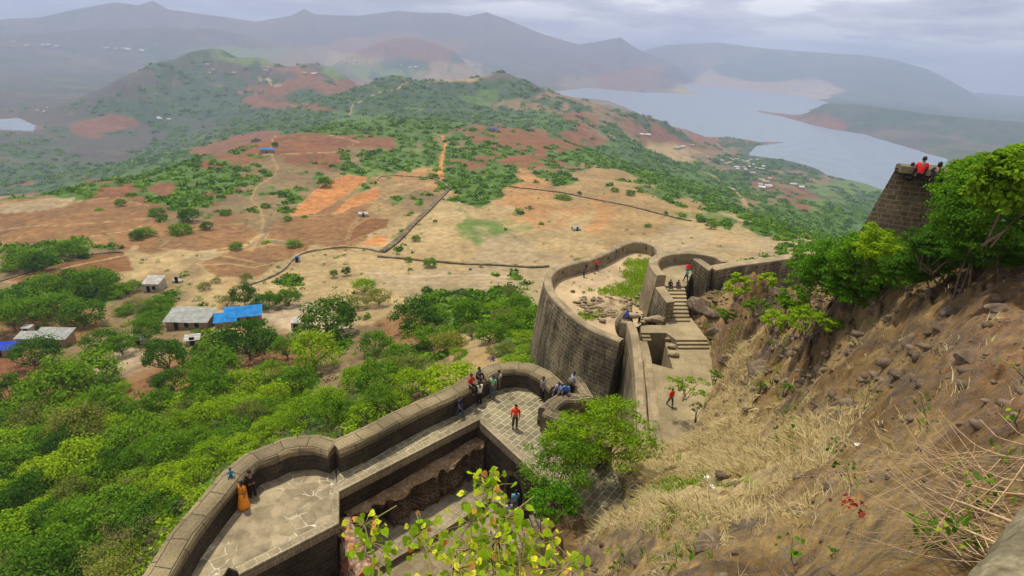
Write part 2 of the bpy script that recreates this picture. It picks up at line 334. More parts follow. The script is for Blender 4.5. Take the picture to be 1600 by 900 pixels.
def base_h(x, y):
    u, v = pol(x, y); sh = u.shape; u = u.ravel(); v = v.ravel(); out = np.empty(len(u))
    for i in range(0, len(u), 40000):
        out[i:i+40000] = -np.sqrt((u[i:i+40000, None]-cu)**2+(v[i:i+40000, None]-cv)**2+MQC**2)@WW[:n_]+WW[n_]
    return out.reshape(sh)
LAKE = [(868,143),(880,150),(950,157),(1000,178),(1040,196),(1070,202),(1100,214),(1140,215),(1190,222),(1227,222),(1185,228),(1167,243),(1220,248),(1260,258),(1300,275),(1380,296),(1480,300),(1485,250),(1425,232),(1350,210),(1320,205),(1280,198),(1225,183),
        (1183,175),(1188,173),(1235,179),(1262,183),(1285,181),(1262,172),(1300,162),(1255,150),(1180,143),(1110,134),(1070,132),(1075,140),(1105,149),(1040,145),(990,144),(920,137)]
LAKEW = [tuple(at(x, y, -300)[:2]) for x, y in LAKE]
POND = [(5,186),(28,184),(42,190),(56,196),(52,206),(25,204),(-40,200),(-60,186)]
PONDW = [tuple(at(x, y, -300)[:2]) for x, y in POND]
RIDGES = [  # crest in photo pixels, distance, width, falloff exponent
 ([(-80,45),(0,28),(60,26),(110,14),(150,6),(180,1),(215,6),(238,-2),(262,12),(330,22),(400,32),(455,22),(475,11),(492,20),(560,22),(620,14),(660,17),(700,17),(730,23),(760,16),(790,27),(850,52),(905,68),(940,62),(970,56),(988,70),(1015,84),(1060,100),(1100,118)], 7600, 2300),
 ([(500,90),(560,78),(600,62),(640,56),(680,66),(720,84),(760,100)], 5200, 900),
 ([(-80,62),(0,52),(120,46),(260,40),(330,42),(420,62),(520,80)], 6000, 1300),
 ([(950,92),(1040,70),(1120,66),(1200,76),(1280,82),(1350,86),(1400,94),(1450,108),(1500,134),(1540,158),(1600,176)], 9800, 2400),
 ([(820,95),(900,92),(1000,104),(1060,118),(1110,126)], 6300, 900),
 ([(1230,172),(1290,160),(1360,164),(1440,176),(1520,184),(1600,190),(1750,200)], 3900, 800),
 ([(170,150),(205,126),(240,108),(270,98),(300,91),(350,88),(400,93),(440,102),(470,103),(490,101),(515,109),(545,124),(580,138)], 2600, 900),
 ([(1380,220),(1480,222),(1600,236),(1750,250)], 2700, 500)]
RD = []
for cr_, r, wd in RIDGES:
    a = []; z = []
    for x, y in cr_: p = atr(x, y, r); a.append(math.atan2(p.x, p.y)); z.append(p.z)
    o_ = np.argsort(a); RD.append((np.array(a)[o_], np.array(z)[o_], r, wd))
def height(x, y):
    x = np.asarray(x, float); y = np.asarray(y, float); r = np.hypot(x, y); az = np.arctan2(x, y)
    h = base_h(x, y)
    far = ss(2900, 3600, r); h = h*(1-far)+-300*far
    h = h+(fbm(x/260, y/260, 4, 3)-.5)*np.clip(r/90, 0, 16)*ss(60, 500, r)*np.clip((h+303)/40, .08, 1)
    h = h+(fbm(x/40, y/40, 4, 9)-.5)*np.clip(r/140, .6, 9)
    for a, z, rr, wd in RD:
        zc = np.interp(az, a, z); edge = ss(a[0]-.02, a[0]+.06, az)*(1-ss(a[-1]-.06, a[-1]+.02, az))
        q = np.clip(1-np.abs(r-rr)/wd, 0, 1); gully = fbm(x/420, y/420, 5, 21)
        prof = q**1.5*(1-(1-q)*.7*gully)
        h = np.maximum(h, -302+(zc+302)*prof*edge)
    sd_ = None
    for poly, s in ((LAKEW, 40.), (PONDW, 15.)):
        d = dseg(x, y, poly, True); ins = inpoly(x, y, poly)
        q = np.where(ins, -d, d)+(fbm(x/90, y/90, 4, 31)-.5)*s*.8
        sd_ = q if sd_ is None else np.minimum(sd_, q)
    hl = np.maximum(h, -299.4); up = np.maximum(hl+300, 0)*ss(0, 200, sd_)
    h = np.where(sd_ < 0, np.minimum(-300+np.clip(sd_*.06, -6, 0), -300.3), np.where(sd_ < 200, np.minimum(hl, -299.6+np.clip(sd_*.05, 0, 60)+up), hl))
    return h
NA, NR = 900, 950
azs = np.linspace(RAD(-60), RAD(62), NA); lr = np.linspace(math.log(14), math.log(15000), NR)
# more rings where the plateau is
wts = 1+2.2*np.exp(-((lr-5.1)/1.0)**2)+.8*np.exp(-((lr-7.6)/.7)**2); cw = np.cumsum(1/np.interp(np.linspace(0, 1, NR), (lr-lr[0])/(lr[-1]-lr[0]), wts)); cw = (cw-cw[0])/(cw[-1]-cw[0]); lr = lr[0]+cw*(lr[-1]-lr[0])
AZ, LR = np.meshgrid(azs, lr); RR = np.exp(LR); TX = RR*np.sin(AZ); TY = RR*np.cos(AZ)
TZ = height(TX, TY)
def ground(x, y):
    x = np.atleast_1d(np.asarray(x, float)); y = np.atleast_1d(np.asarray(y, float))
    a = (np.arctan2(x, y)-azs[0])/(azs[1]-azs[0]); l = np.interp(np.log(np.hypot(x, y)+1e-6), lr, np.arange(NR))
    a = np.clip(a, 0, NA-1.001); l = np.clip(l, 0, NR-1.001); i = a.astype(int); j = l.astype(int); fa = a-i; fl = l-j
    return (TZ[j, i]*(1-fa)+TZ[j, i+1]*fa)*(1-fl)+(TZ[j+1, i]*(1-fa)+TZ[j+1, i+1]*fa)*fl
_ts = np.exp(np.linspace(math.log(38), math.log(14000), 700))
def hit(x, y, rmin=38):
    """where the photo ray meets the land"""
    d = ray(x, y); k = 1/math.hypot(d[0], d[1]); ts = _ts[_ts >= rmin]; X = d[0]*k*ts; Y = d[1]*k*ts; Z = d[2]*k*ts; g = ground(X, Y)
    b = np.nonzero(Z < g)[0]
    if len(b) == 0: return None
    i = b[0]
    if i == 0: return Vector((X[0], Y[0], g[0]))
    f0 = Z[i-1]-g[i-1]; f1 = Z[i]-g[i]; t = f0/(f0-f1); 
    return Vector((X[i-1]+(X[i]-X[i-1])*t, Y[i-1]+(Y[i]-Y[i-1])*t, g[i-1]+(g[i]-g[i-1])*t))
# ------------------------------------------------------------------ land cover
C_ = dict(G=(.055,.105,.015), g=(.085,.13,.025), D=(.27,.195,.088), d=(.225,.15,.062), O=(.35,.145,.042), B=(.15,.066,.020), b=(.175,.092,.034), R=(.145,.062,.026), S=(.245,.185,.098), P=(.058,.055,.038), p=(.050,.062,.032), T=(.15,.105,.048), o=(.275,.15,.055), W=(.30,.23,.14), F=(.035,.055,.022))
# samples: photo x, y, ground colour, share of green cover
SM = [(50,350,'B',.0),(150,340,'b',.05),(60,320,'D',.0),(230,330,'R',.45),(180,300,'R',.2),(60,300,'R',.6),(100,290,'G',.75),(200,270,'G',.8),(300,260,'G',.7),(330,290,'R',.7),(380,240,'R',.4),(330,235,'R',.3),(420,222,'R',.05),(500,225,'R',.08),(560,225,'R',.3),
(420,260,'T',.42),(480,250,'R',.35),(450,300,'T',.42),(400,310,'T',.48),(300,330,'T',.62),(250,370,'b',.3),(120,385,'T',.5),(40,400,'T',.6),(330,370,'b',.0),(250,410,'D',.1),(300,400,'S',.15),(420,360,'T',.15),(480,360,'B',.05),(540,350,'b',.1),(600,330,'d',.25),(640,310,'T',.3),(650,280,'o',.3),(600,260,'g',.6),(660,250,'g',.7),(560,250,'T',.4),
(500,200,'G',.75),(560,190,'G',.65),(620,200,'G',.7),(640,160,'G',.75),(600,140,'T',.5),(700,150,'G',.7),(780,140,'G',.75),(700,180,'g',.8),(760,215,'R',.45),(820,220,'R',.35),(700,230,'T',.5),(740,250,'R',.5),(760,280,'G',.85),(730,300,'G',.75),(820,250,'R',.5),(860,270,'T',.7),
(900,210,'R',.3),(950,200,'T',.5),(870,160,'T',.4),(920,180,'R',.35),(960,175,'T',.4),(1000,195,'R',.4),(1040,205,'R',.3),(850,190,'G',.6),(950,235,'G',.8),(1000,250,'G',.8),(1060,270,'G',.7),(1100,280,'G',.8),(1140,300,'G',.8),(1040,300,'G',.6),(1100,330,'G',.6),(1190,350,'G',.6),
(1060,240,'D',.2),(1090,225,'R',.35),(1130,245,'T',.4),(1180,265,'p',.6),(1120,260,'T',.4),(1200,290,'R',.25),(1260,275,'T',.45),(1300,300,'g',.4),(1260,310,'R',.3),(1330,300,'g',.5),(1180,310,'T',.4),(1230,340,'G',.92),(1300,350,'G',.95),(1350,330,'G',.9),(1280,380,'G',.95),
(650,380,'D',.05),(640,350,'D',.25),(700,340,'D',.08),(760,330,'D',.06),(758,353,'g',.0),(720,390,'D',.02),(800,380,'S',.05),(850,330,'o',.1),(820,300,'o',.15),(900,300,'d',.1),(950,330,'o',.08),(900,350,'D',.04),(1000,350,'d',.03),(850,360,'D',.03),(1050,330,'d',.1),(1000,320,'d',.15),(1100,350,'D',.05),(1050,370,'S',.05),(1150,370,'D',.06),(1200,385,'S',.05),(1250,385,'D',.2),(780,400,'S',.0),(600,400,'D',.15),
(560,420,'D',.12),(500,410,'D',.1),(620,440,'S',.05),(700,440,'S',.02),(780,440,'S',.02),(830,450,'S',.1),(450,430,'D',.1),(440,450,'D',.2),(380,425,'d',.2),(300,440,'D',.2),(280,430,'T',.3),(120,440,'T',.7),(30,440,'T',.5),(600,470,'D',.2),(700,470,'g',.4),(800,480,'g',.7),(760,500,'g',.6),(640,500,'b',.2),(650,520,'b',.2),(560,540,'T',.5),(600,560,'T',.3),(520,580,'T',.3),(620,580,'T',.3),(735,545,'D',.0),(760,560,'d',.1),
(820,560,'g',.7),(840,590,'g',.6),(30,580,'R',.1),(20,600,'R',.2),(200,590,'b',.0),(230,610,'b',.0),(180,580,'W',.0),(320,470,'D',.1),(270,460,'T',.3),(260,520,'T',.3),(330,500,'D',.0),(420,520,'T',.3),(450,500,'W',.1),(130,560,'T',.2),(60,540,'b',.1),(90,520,'b',.1),(440,540,'b',.1),(300,640,'g',.8),(100,700,'g',.8),(300,750,'g',.8),(60,850,'g',.8),(500,640,'g',.8),(180,640,'T',.4),
(50,220,'P',.5),(100,240,'p',.5),(150,230,'P',.4),(220,210,'P',.45),(280,200,'p',.6),(170,200,'R',.2),(300,220,'G',.7),(380,190,'F',.9),(350,170,'F',.9),(420,180,'F',.9),(250,170,'F',.8),(200,160,'P',.5),(100,170,'P',.45),(50,150,'P',.5),(150,130,'P',.35),(300,120,'P',.5),(350,110,'P',.4),(400,120,'P',.35),(430,140,'R',.3),(480,115,'R',.35),(500,110,'P',.4),(430,160,'R',.35),(350,140,'F',.7),
(480,150,'F',.7),(530,140,'R',.5),(60,100,'P',.4),(150,100,'P',.5),(250,95,'p',.5),(400,88,'g',.3),(450,92,'T',.2),(550,105,'g',.4),(620,105,'g',.3),(680,108,'d',.2),(560,95,'d',.1),(720,110,'d',.2),(800,110,'P',.3),(600,75,'R',.1),(680,80,'R',.1),(740,85,'P',.2),(300,60,'P',.2),(200,50,'P',.2),(100,60,'P',.3),(20,60,'P',.3),(450,60,'P',.2),(700,40,'P',.1),(550,45,'P',.1),(850,90,'P',.2),(900,110,'P',.2),(960,100,'P',.1),(970,70,'P',.2),
(850,125,'P',.3),(1000,120,'R',.2),(900,125,'T',.3),(1050,122,'P',.2),(1100,128,'D',0),(1160,135,'D',0),(1200,142,'D',0),(1250,148,'W',0),(1200,110,'F',.5),(1350,120,'F',.5),(1450,140,'F',.5),(1300,175,'p',.5),(1400,190,'F',.6),(1500,210,'F',.6),(1550,200,'p',.5),(1400,215,'P',.2),(1270,190,'R',.1),(1600,230,'F',.6),(1300,165,'p',.5)]
FIELDS = [([(5,441),(80,418),(150,396),(193,393),(203,405),(212,422),(120,430),(60,440)],'B'),([(0,345),(0,334),(100,318),(180,308),(232,322),(250,345),(200,360),(120,372),(0,386)],'b'),
([(248,388),(285,362),(345,350),(385,350),(405,368),(375,386),(310,392)],'b'),([(449,340),(480,308),(512,281),(545,274),(574,276),(566,290),(520,318),(492,332)],'O'),([(522,334),(548,308),(590,292),(606,300),(572,322),(552,334)],'O'),
([(415,372),(430,348),(460,338),(530,334),(556,322),(585,318),(570,332),(548,352),(540,374),(470,380)],'b'),([(545,378),(552,356),(580,340),(608,343),(606,354),(575,366)],'B'),([(562,382),(590,368),(606,370),(600,384)],'O'),
([(310,412),(350,398),(420,382),(475,385),(470,398),(430,412),(405,432),(340,434)],'b'),([(0,322),(60,312),(118,308),(100,322),(50,331),(0,333)],'S'),([(590,296),(650,282),(672,290),(640,300),(600,312)],'d'),
([(395,225),(440,208),(500,208),(560,222),(520,238),(440,240),(400,240)],'R'),([(940,175),(960,172),(990,190),(975,196)],'D')]
PATHS = [([(396,448),(430,436),(455,418),(470,402),(500,396),(560,392),(598,394)],'D',3.0),([(690,283),(688,262),(692,240),(698,222),(690,212),(676,208)],'O',2.2),([(604,393),(640,366),(672,332),(704,298)],'D',2.5),([(430,210),(425,245),(434,262),(428,275),(400,292),(392,312),(408,328),(412,350),(402,376),(392,392)],'d',.9),
([(212,385),(205,395),(210,415),(222,430)],'D',1.4),([(254,388),(290,396),(330,398),(376,388),(410,366)],'D',1.4),([(310,414),(360,412),(395,418),(430,410)],'D',.7),([(350,400),(380,406),(420,414)],'D',.7),([(60,430),(130,412),(202,398)],'D',.7),([(0,360),(90,352),(200,345),(240,340)],'D',.6),([(1056,228),(1075,238),(1110,246),(1150,258)],'D',5),([(1090,262),(1120,278),(1150,300),(1166,322)],'D',4),
([(405,122),(408,128),(425,133),(437,134)],'W',7),([(545,180),(552,162),(585,148),(620,140),(630,130)],'D',3),([(450,507),(470,516),(490,520)],'W',2.5),([(225,600),(250,590),(262,575)],'b',2),([(640,402),(720,410),(855,414)],'D',1.5),([(560,424),(640,432),(760,430),(850,436)],'W',1.2)]
def cover(X, Y, Z):
    px, py = proj(np.stack([X, Y, Z], -1)); r = np.hypot(X, Y)
    u_ = np.arctan2(X, Y)*16; w_ = np.log(r+1)*7; wx = (fbm(u_, w_, 5, 51)-.5)*110; wy = (fbm(u_, w_, 5, 52)-.5)*50*np.clip(400/r, .35, 1)
    qx = px+wx; qy = py+wy; sh = px.shape; col = np.zeros(sh+(3,)); wt = np.zeros(sh); veg = np.zeros(sh)
    for x, y, c, v in SM:
        sy = 1.0+max(0, 300-y)/130.; sgx = 20.; d2 = ((qx-x)/sgx)**2+((qy-y)/sgx*1.7*sy)**2
        wgt = np.exp(-np.minimum(d2, 60))+1e-5/(d2+1)**2; wt += wgt; col += wgt[..., None]*np.array(C_[c]); veg += wgt*v
    col /= wt[..., None]; veg /= wt
    fx = px+(fbm(X/6, Y/6, 3, 61)-.5)*5; fy = py+(fbm(X/6, Y/6, 3, 62)-.5)*3
    fld = np.zeros(sh)
    for poly, c in FIELDS:
        m_ = inpoly(fx, fy, poly) & (r < 900); k = np.where(m_, .93, 0); row = .72+.5*vn(px/6+py/3, py*.9, 5)
        col = col*(1-k[..., None])+np.array(C_[c])*k[..., None]*row[..., None]; veg = veg*(1-k*.95); fld = np.maximum(fld, k)
        e = (dseg(fx, fy, poly, True) < .9) & (r < 900) & ~m_; col = np.where(e[..., None], np.array(C_['D'])*.95, col)
    for pts, c, wm in PATHS:
        w3 = []
        for x, y in pts:
            p = hit(x, y, 60)
            if p: w3.append((p.x, p.y))
        d = dseg(X, Y, w3)+(fbm(X/5, Y/5, 2, 71)-.5)*wm*.8; k = (1-ss(wm*.5, wm*.9, d)); col = col*(1-k[..., None])+np.array(C_[c])*k[..., None]; veg = veg*(1-k)
    # green cover comes in patches of three sizes
    sc = np.clip(r/160, 1, 14)
    U = np.arctan2(X, Y)*40; W = np.log(r+1)*16
    nz = .45*fbm(U*.35, W*.35, 3, 81)+.55*fbm(U*1.4, W*1.4, 4, 82); nz = (nz-.5)*2.2+.5
    k = ss(-.09, .09, veg-nz)*np.clip(veg*8, 0, 1)
    gc = np.array(C_['G'])*(1-ss(300, 1800, r))[..., None]+np.array((.030, .058, .022))*ss(300, 1800, r)[..., None]
    gc = gc*(.6+.8*fbm(U*2.5, W*2.5, 3, 91))[..., None]
    col = col*(1-k[..., None])+gc*k[..., None]
    # bright sheets and village roofs are objects; dry lines of field bunds on the far plain
    bund = np.abs(fbm(X/260, Y/90, 3, 95)-.5); kb = (1-ss(.0, .012, bund))*ss(1500, 2500, r)*.5; col = col*(1-kb[..., None])+np.array(C_['T'])*kb[..., None]
    kr = ss(.56, .66, fbm(X/300, Y/180, 3, 97))*ss(1200, 2200, r)*.4; col = col*(1-kr[..., None])+np.array((.15, .10, .065))*kr[..., None]
    return col*(.8+.4*fbm(U*5, W*5, 3, 99))[..., None], k*(1-fld)
TC, TVEG = cover(TX, TY, TZ)
idx = np.arange(NA*NR).reshape(NR, NA)
QF = np.stack([idx[:-1, :-1], idx[:-1, 1:], idx[1:, 1:], idx[1:, :-1]], -1).reshape(-1, 4)
terr = mesh_np('terrain', np.stack([TX, TY, TZ], -1).reshape(-1, 3), QF, M['land'], smooth=True, col={'cover': TC.reshape(-1, 3)}); tag(terr, kind='structure')
# water
def water_mat():
    m, t, b = newmat('lake_water'); g = N(t, 'ShaderNodeNewGeometry'); n = noise(t, g.outputs['Position'], .02, 4); r = ramp(t, n.outputs['Fac'], [(.4, (.10, .14, .18)), (.6, (.14, .185, .23))])
    L(t, r.outputs[0], b.inputs['Base Color']); b.inputs['Roughness'].default_value = .35; b.inputs['Specular IOR Level'].default_value = .5
    n2 = noise(t, g.outputs['Position'], .25, 3); bump(t, b, n2.outputs['Fac'], .3, .4); return m
M['water'] = water_mat()
def sheet(name, poly, z, m):
    bm = bmesh.new(); bm.faces.new([bm.verts.new((x, y, z)) for x, y in poly]); bmesh.ops.triangulate(bm, faces=bm.faces); o = obj_bm(name, bm, m); tag(o, kind='structure'); return o
lp = [tuple(at(x, y, -300)[:2]) for x, y in [(780,128),(900,200),(1100,290),(1300,345),(1600,420),(1620,260),(1420,170),(1250,132),(1090,118),(900,126)]]
sheet('lake_water', lp, -300, M['water'])
sheet('pond_water', [tuple(at(x, y, -300)[:2]) for x, y in [(-90,175),(40,176),(75,192),(60,215),(-90,215)]], -300, M['water'])
# ------------------------------------------------------------------ the fort
def XY(pts, z): return [tuple(at(x, y, z)[:2]) for x, y in pts]
def P3(pts): return [at(*p) for p in pts]
def flat(name, poly, z, th, m, parent, rot=0.):
    bm = prism(poly, z-th, z)
    bmesh.ops.recalc_face_normals(bm, faces=bm.faces); boxuv(bm, rot)
    return obj_bm(name, bm, m, parent, world=True)
def body(name, poly, z0, z1, m, parent, taper=0.):
    bm = prism(poly, z0, z1, taper); bmesh.ops.recalc_face_normals(bm, faces=bm.faces); boxuv(bm)
    return obj_bm(name, bm, m, parent, world=True)
# --- near terrace
ZT = -21.0; ZP = -19.55
pc = [(170,985,ZP),(205,935,ZP),(244,897,ZP),(285,831,ZP),(322,785,ZP),(362,738,ZP),(392,714,ZP),(421,704,ZP),(444,693,ZP),(468,689,ZP),(495,688,ZP),(516,693,ZP),(523,695,ZP)]
pc2 = [(523,695,ZP),(550,684,ZP),(578,671,ZP),(616,651,ZP),(655,632,ZP),(690,617,ZP),(718,604,ZP),(736,593,ZP),(749,586,ZP),(762,577,ZP),(778,572,ZP),(803,569,ZP),(830,572,ZP),(850,582,ZP),(862,592,ZP),(872,602,ZP)]
A1 = catmull(P3(pc), 1.2); A2 = catmull(P3(pc2), 1.2)
edge = [(p.x, p.y) for p in A1]+[(p.x, p.y) for p in A2[1:]]
inner = XY([(905,640),(935,690),(965,745),(990,800),(925,815),(850,745),(757,660),(745,653),(525,765),(523,815),(371,892),(357,886),(290,985)], ZT)
T = empty('fort_terrace', (0, 27, -32), 'stone fort terrace with rounded parapet and paved walk above the sunken court', 'fort')
# a pieced platform: bastion, walk, apse and right hand wing, so that every sheet stays convex enough
rim = edge
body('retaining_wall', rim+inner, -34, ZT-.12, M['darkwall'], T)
flat('paving', rim+inner, ZT, .12, M['paving'], T, .95)
flat('irregular_paving', [(p.x, p.y) for p in A1]+XY([(523,724),(527,765),(525,812),(371,890),(357,884),(290,985)], ZT), ZT+.006, .1, M['crazy'], T)
def parapet(name, pts, z0, parent, wd=1.15, m='coping', **k): return sweep(name, pts, parapet_prof(wd, z0), M[m], parent, **k)
def lower(name, pts, z0, dz, parent, wd, m, out=0, batter=0, **k):
    h = wd/2; return sweep(name, pts, [(-h-batter, z0), (-h, ('t', -dz)), (h, ('t', -dz)), (h, z0)], M[m], parent, **k)
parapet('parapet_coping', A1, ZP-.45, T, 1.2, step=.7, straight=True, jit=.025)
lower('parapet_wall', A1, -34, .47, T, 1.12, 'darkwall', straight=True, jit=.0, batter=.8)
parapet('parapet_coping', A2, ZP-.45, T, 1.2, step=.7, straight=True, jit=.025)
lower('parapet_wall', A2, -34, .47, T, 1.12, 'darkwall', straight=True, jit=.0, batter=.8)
# loophole blocks; the third one's lighter colour paints a lit niche
for (x, y) in [(431,730), (487,716), (803,601)]:
    p = at(x, y, ZT+.5); p = p+Vector((-.22, .42, 0)) if x < 500 else p+Vector((0, .75, .1)); bm = bmesh.new(); bmesh.ops.create_cube(bm, size=1); ang = {431: .75, 487: .2, 803: 0}[x]
    for v in bm.verts: v.co = Vector((v.co.x*.55, v.co.y*.5, v.co.z*.75+ 0))
    bmesh.ops.bevel(bm, geom=bm.edges[:], offset=.05, segments=2, affect='EDGES'); bm.transform(Matrix.Translation(p)@Matrix.Rotation(ang, 4, 'Z')); boxuv(bm); obj_bm('loophole_lit_niche', bm, M['lime'], T, world=True)
# kerb stones round the inner edge of the court
kerb = [Vector((x, y, ZT+.03)) for x, y in XY([(850,745),(757,660),(745,653),(525,765),(523,815),(371,892)], ZT)]
sweep('kerb', kerb, [(-.26, ZT-.5), (-.26, ('t', 0)), (.22, ('t', 0)), (.22, ZT-.5)], M['paving2'], T, straight=True, jit=0)
# small corner tower with its own parapet
ts = P3([(897,588,ZP-.1),(905,597,ZP-.1),(917,617,ZP-.1),(899,618,ZP-.1),(879,618,ZP-.1),(864,628,ZP-.1),(853,639,ZP-.1)])
ts2 = P3([(853,639,ZP-.1),(880,650,ZP-.1),(910,670,ZP-.1),(945,700,ZP-.1)])
B = empty('corner_turret', tuple(at(888, 640, -24)), 'small three sided stone turret with a dark hollow inside beside the seated visitors', 'turret')
for q in (ts, ts2): sweep('turret_parapet', q, parapet_prof(1.0, -24.6), M['wall'], B, straight=True, jit=.02)
body('turret_base', XY([(892,586),(922,617),(915,660),(850,648),(852,636),(866,622)], -21), -35, -23.6, M['wall'], B, .5)
# --- sunken court
ZC = -24.6
K = empty('sunken_court', tuple(at(680, 780, ZC)), 'sunken stone court paved with small slabs below the terrace walk', 'courtyard')
flat('court_paving', XY([(440,830),(525,745),(600,730),(765,640),(790,730),(860,790),(764,784),(692,829),(546,915),(480,990),(380,985)], ZC), ZC, 8, M['paving2'], K, .95)
flat('lower_court', XY([(480,990),(546,915),(692,829),(764,784),(860,790),(900,850),(900,1000)], ZC), ZC-.38, 8, M['lime'], K, .95)
# ruined brick ledge along the north wall
R_ = random.Random(3)
back = XY([(528,792),(590,756),(660,722),(752,676)], -22.8); front = XY([(548,812),(572,798),(600,787),(632,778),(650,765),(672,758),(690,742),(712,735),(735,716),(757,704)], -22.8)
bm = bmesh.new(); nb = 46
def along(pl, t):
    seg = [math.dist(pl[i], pl[i+1]) for i in range(len(pl)-1)]; s = t*sum(seg)
    for i, l in enumerate(seg):
        if s <= l or i == len(seg)-1: f = min(1, s/l); return Vector((pl[i][0]+(pl[i+1][0]-pl[i][0])*f, pl[i][1]+(pl[i+1][1]-pl[i][1])*f, 0))
        s -= l
rows = []; nz = 9; nd = 7
for i in range(nb+1):
    a = along(back, i/nb); b = along(front, i/nb); row = []
    d = (b-a).normalized()
    for j in range(nd+1):
        t = j/nd; p = a.lerp(b, t); p.z = -22.7-.12*vn(i*.35, t*3, 4)-.9*max(0, t-.8)*vn(i*.9, 0, 8)+.4*(i/nb)**2; row.append(p)
    row[-1] = row[-1]-d*.5*round(float(vn(i*.55, 2.2, 19))*4)/4; row[-1].z -= .22*round(float(vn(i*.7, 5.2, 29))*3)/3; e = row[-1]
    for j in range(1, nz+1):
        z = e.z+(ZC-.1-e.z)*j/nz; in_ = .55*round(float(vn(i*.6, j*.9, 9))*4)/4+(-.25 if j > 5 else 0); hol = .9 if (3 < i < 12 and j > 2) else 0
        row.append(Vector((e.x, e.y, z))-d*(in_+hol-.1))
    rows.append([bm.verts.new(p) for p in row])
for i in range(nb):
    for j in range(nd+nz): bm.faces.new((rows[i][j], rows[i+1][j], rows[i+1][j+1], rows[i][j+1]))
boxuv(bm); bm.faces.ensure_lookup_table()
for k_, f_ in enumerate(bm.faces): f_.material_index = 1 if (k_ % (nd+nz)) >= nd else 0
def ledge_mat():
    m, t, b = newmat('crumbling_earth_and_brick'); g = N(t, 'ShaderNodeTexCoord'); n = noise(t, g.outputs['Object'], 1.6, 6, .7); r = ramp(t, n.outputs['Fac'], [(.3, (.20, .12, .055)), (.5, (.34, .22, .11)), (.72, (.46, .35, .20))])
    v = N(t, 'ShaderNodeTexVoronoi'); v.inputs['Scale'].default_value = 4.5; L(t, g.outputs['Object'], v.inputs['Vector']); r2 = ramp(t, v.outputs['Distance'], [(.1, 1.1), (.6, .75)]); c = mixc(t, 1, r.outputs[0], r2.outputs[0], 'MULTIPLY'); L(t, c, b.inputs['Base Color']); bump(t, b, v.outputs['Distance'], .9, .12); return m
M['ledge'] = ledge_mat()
M['brk'] = stone('broken_brick', (.13, .085, .05), (.07, .05, .032), (.24, .18, .11), .34, .17, .02, 0, .5, .12, .5, 1.5)  # broken brick; its dark tone also paints the shade on the ledge front
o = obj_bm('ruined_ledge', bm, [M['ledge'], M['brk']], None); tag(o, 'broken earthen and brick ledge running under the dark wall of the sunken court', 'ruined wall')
# rubble wall stub with red stains
def rubble_mat():
    m, t, b = newmat('red_stained_rubble'); g = N(t, 'ShaderNodeTexCoord'); v = N(t, 'ShaderNodeTexVoronoi'); v.inputs['Scale'].default_value = 3.6; L(t, g.outputs['Object'], v.inputs['Vector'])
    n = noise(t, g.outputs['Object'], 1.3, 5); r = ramp(t, n.outputs['Fac'], [(.34, (.40, .30, .19)), (.52, (.36, .22, .14)), (.60, (.42, .12, .06)), (.7, (.38, .30, .18))]); r2 = ramp(t, v.outputs['Distance'], [(.15, 1.15), (.65, .5)])
    c = mixc(t, 1, r.outputs[0], r2.outputs[0], 'MULTIPLY'); L(t, c, b.inputs['Base Color']); bump(t, b, v.outputs['Distance'], 1, .15); return m
M['rubble'] = rubble_mat()
def lumpwall(name, a, b, wd, z0, z1, m, seed=1, step=.12, amp=.18):
    bm = bmesh.new(); a = Vector(a); b = Vector(b); d = (b-a).to_2d(); ln = d.length; d.normalize(); nr = Vector((d.y, -d.x)); n = int(ln/step); prev = None
    pr = [(-1, 0), (-1, .35), (-1, .7), (-.85, .95), (-.4, 1.03), (0, 1.05), (.4, 1.03), (.85, .95), (1, .7), (1, .35), (1, 0)]
    for i in range(n+1):
        t = i/n; c = a.to_2d().lerp(b.to_2d(), t); zt = z1+(float(fbm(i*.14, seed*3.1, 3, seed))-.5)*amp*3; ring = []
        for k, (o, h) in enumerate(pr):
            w_ = wd/2+(float(vn(i*.45, k*1.7, seed))-.5)*amp; q = c+nr*(o*w_); ring.append(bm.verts.new((q.x, q.y, z0+(zt-z0)*h+(float(vn(i*.8, k*2.1, seed+4))-.5)*amp*.6*(h > 0))))
        if prev:
            for k in range(len(pr)-1): bm.faces.new((prev[k], ring[k], ring[k+1], prev[k+1]))
        else: bm.faces.new(ring)
        prev = ring
    bm.faces.new(prev[::-1]); boxuv(bm); return obj_bm(name, bm, m)
o = lumpwall('rubble_wall', at(535,812,-22.4), at(572,896,-22.4), 1.05, -25, -22.35, M['rubble'], 3); tag(o, 'short rubble wall with red stains ending in the sunken court', 'ruined wall')
bm = prism(XY([(556,902),(580,885),(600,905),(580,930)], -23.6), -26, -23.6); boxuv(bm); o = obj_bm('stone_block', bm, M['darkwall']); tag(o, 'dark square stone block at the foot of the red stained rubble wall', 'block')
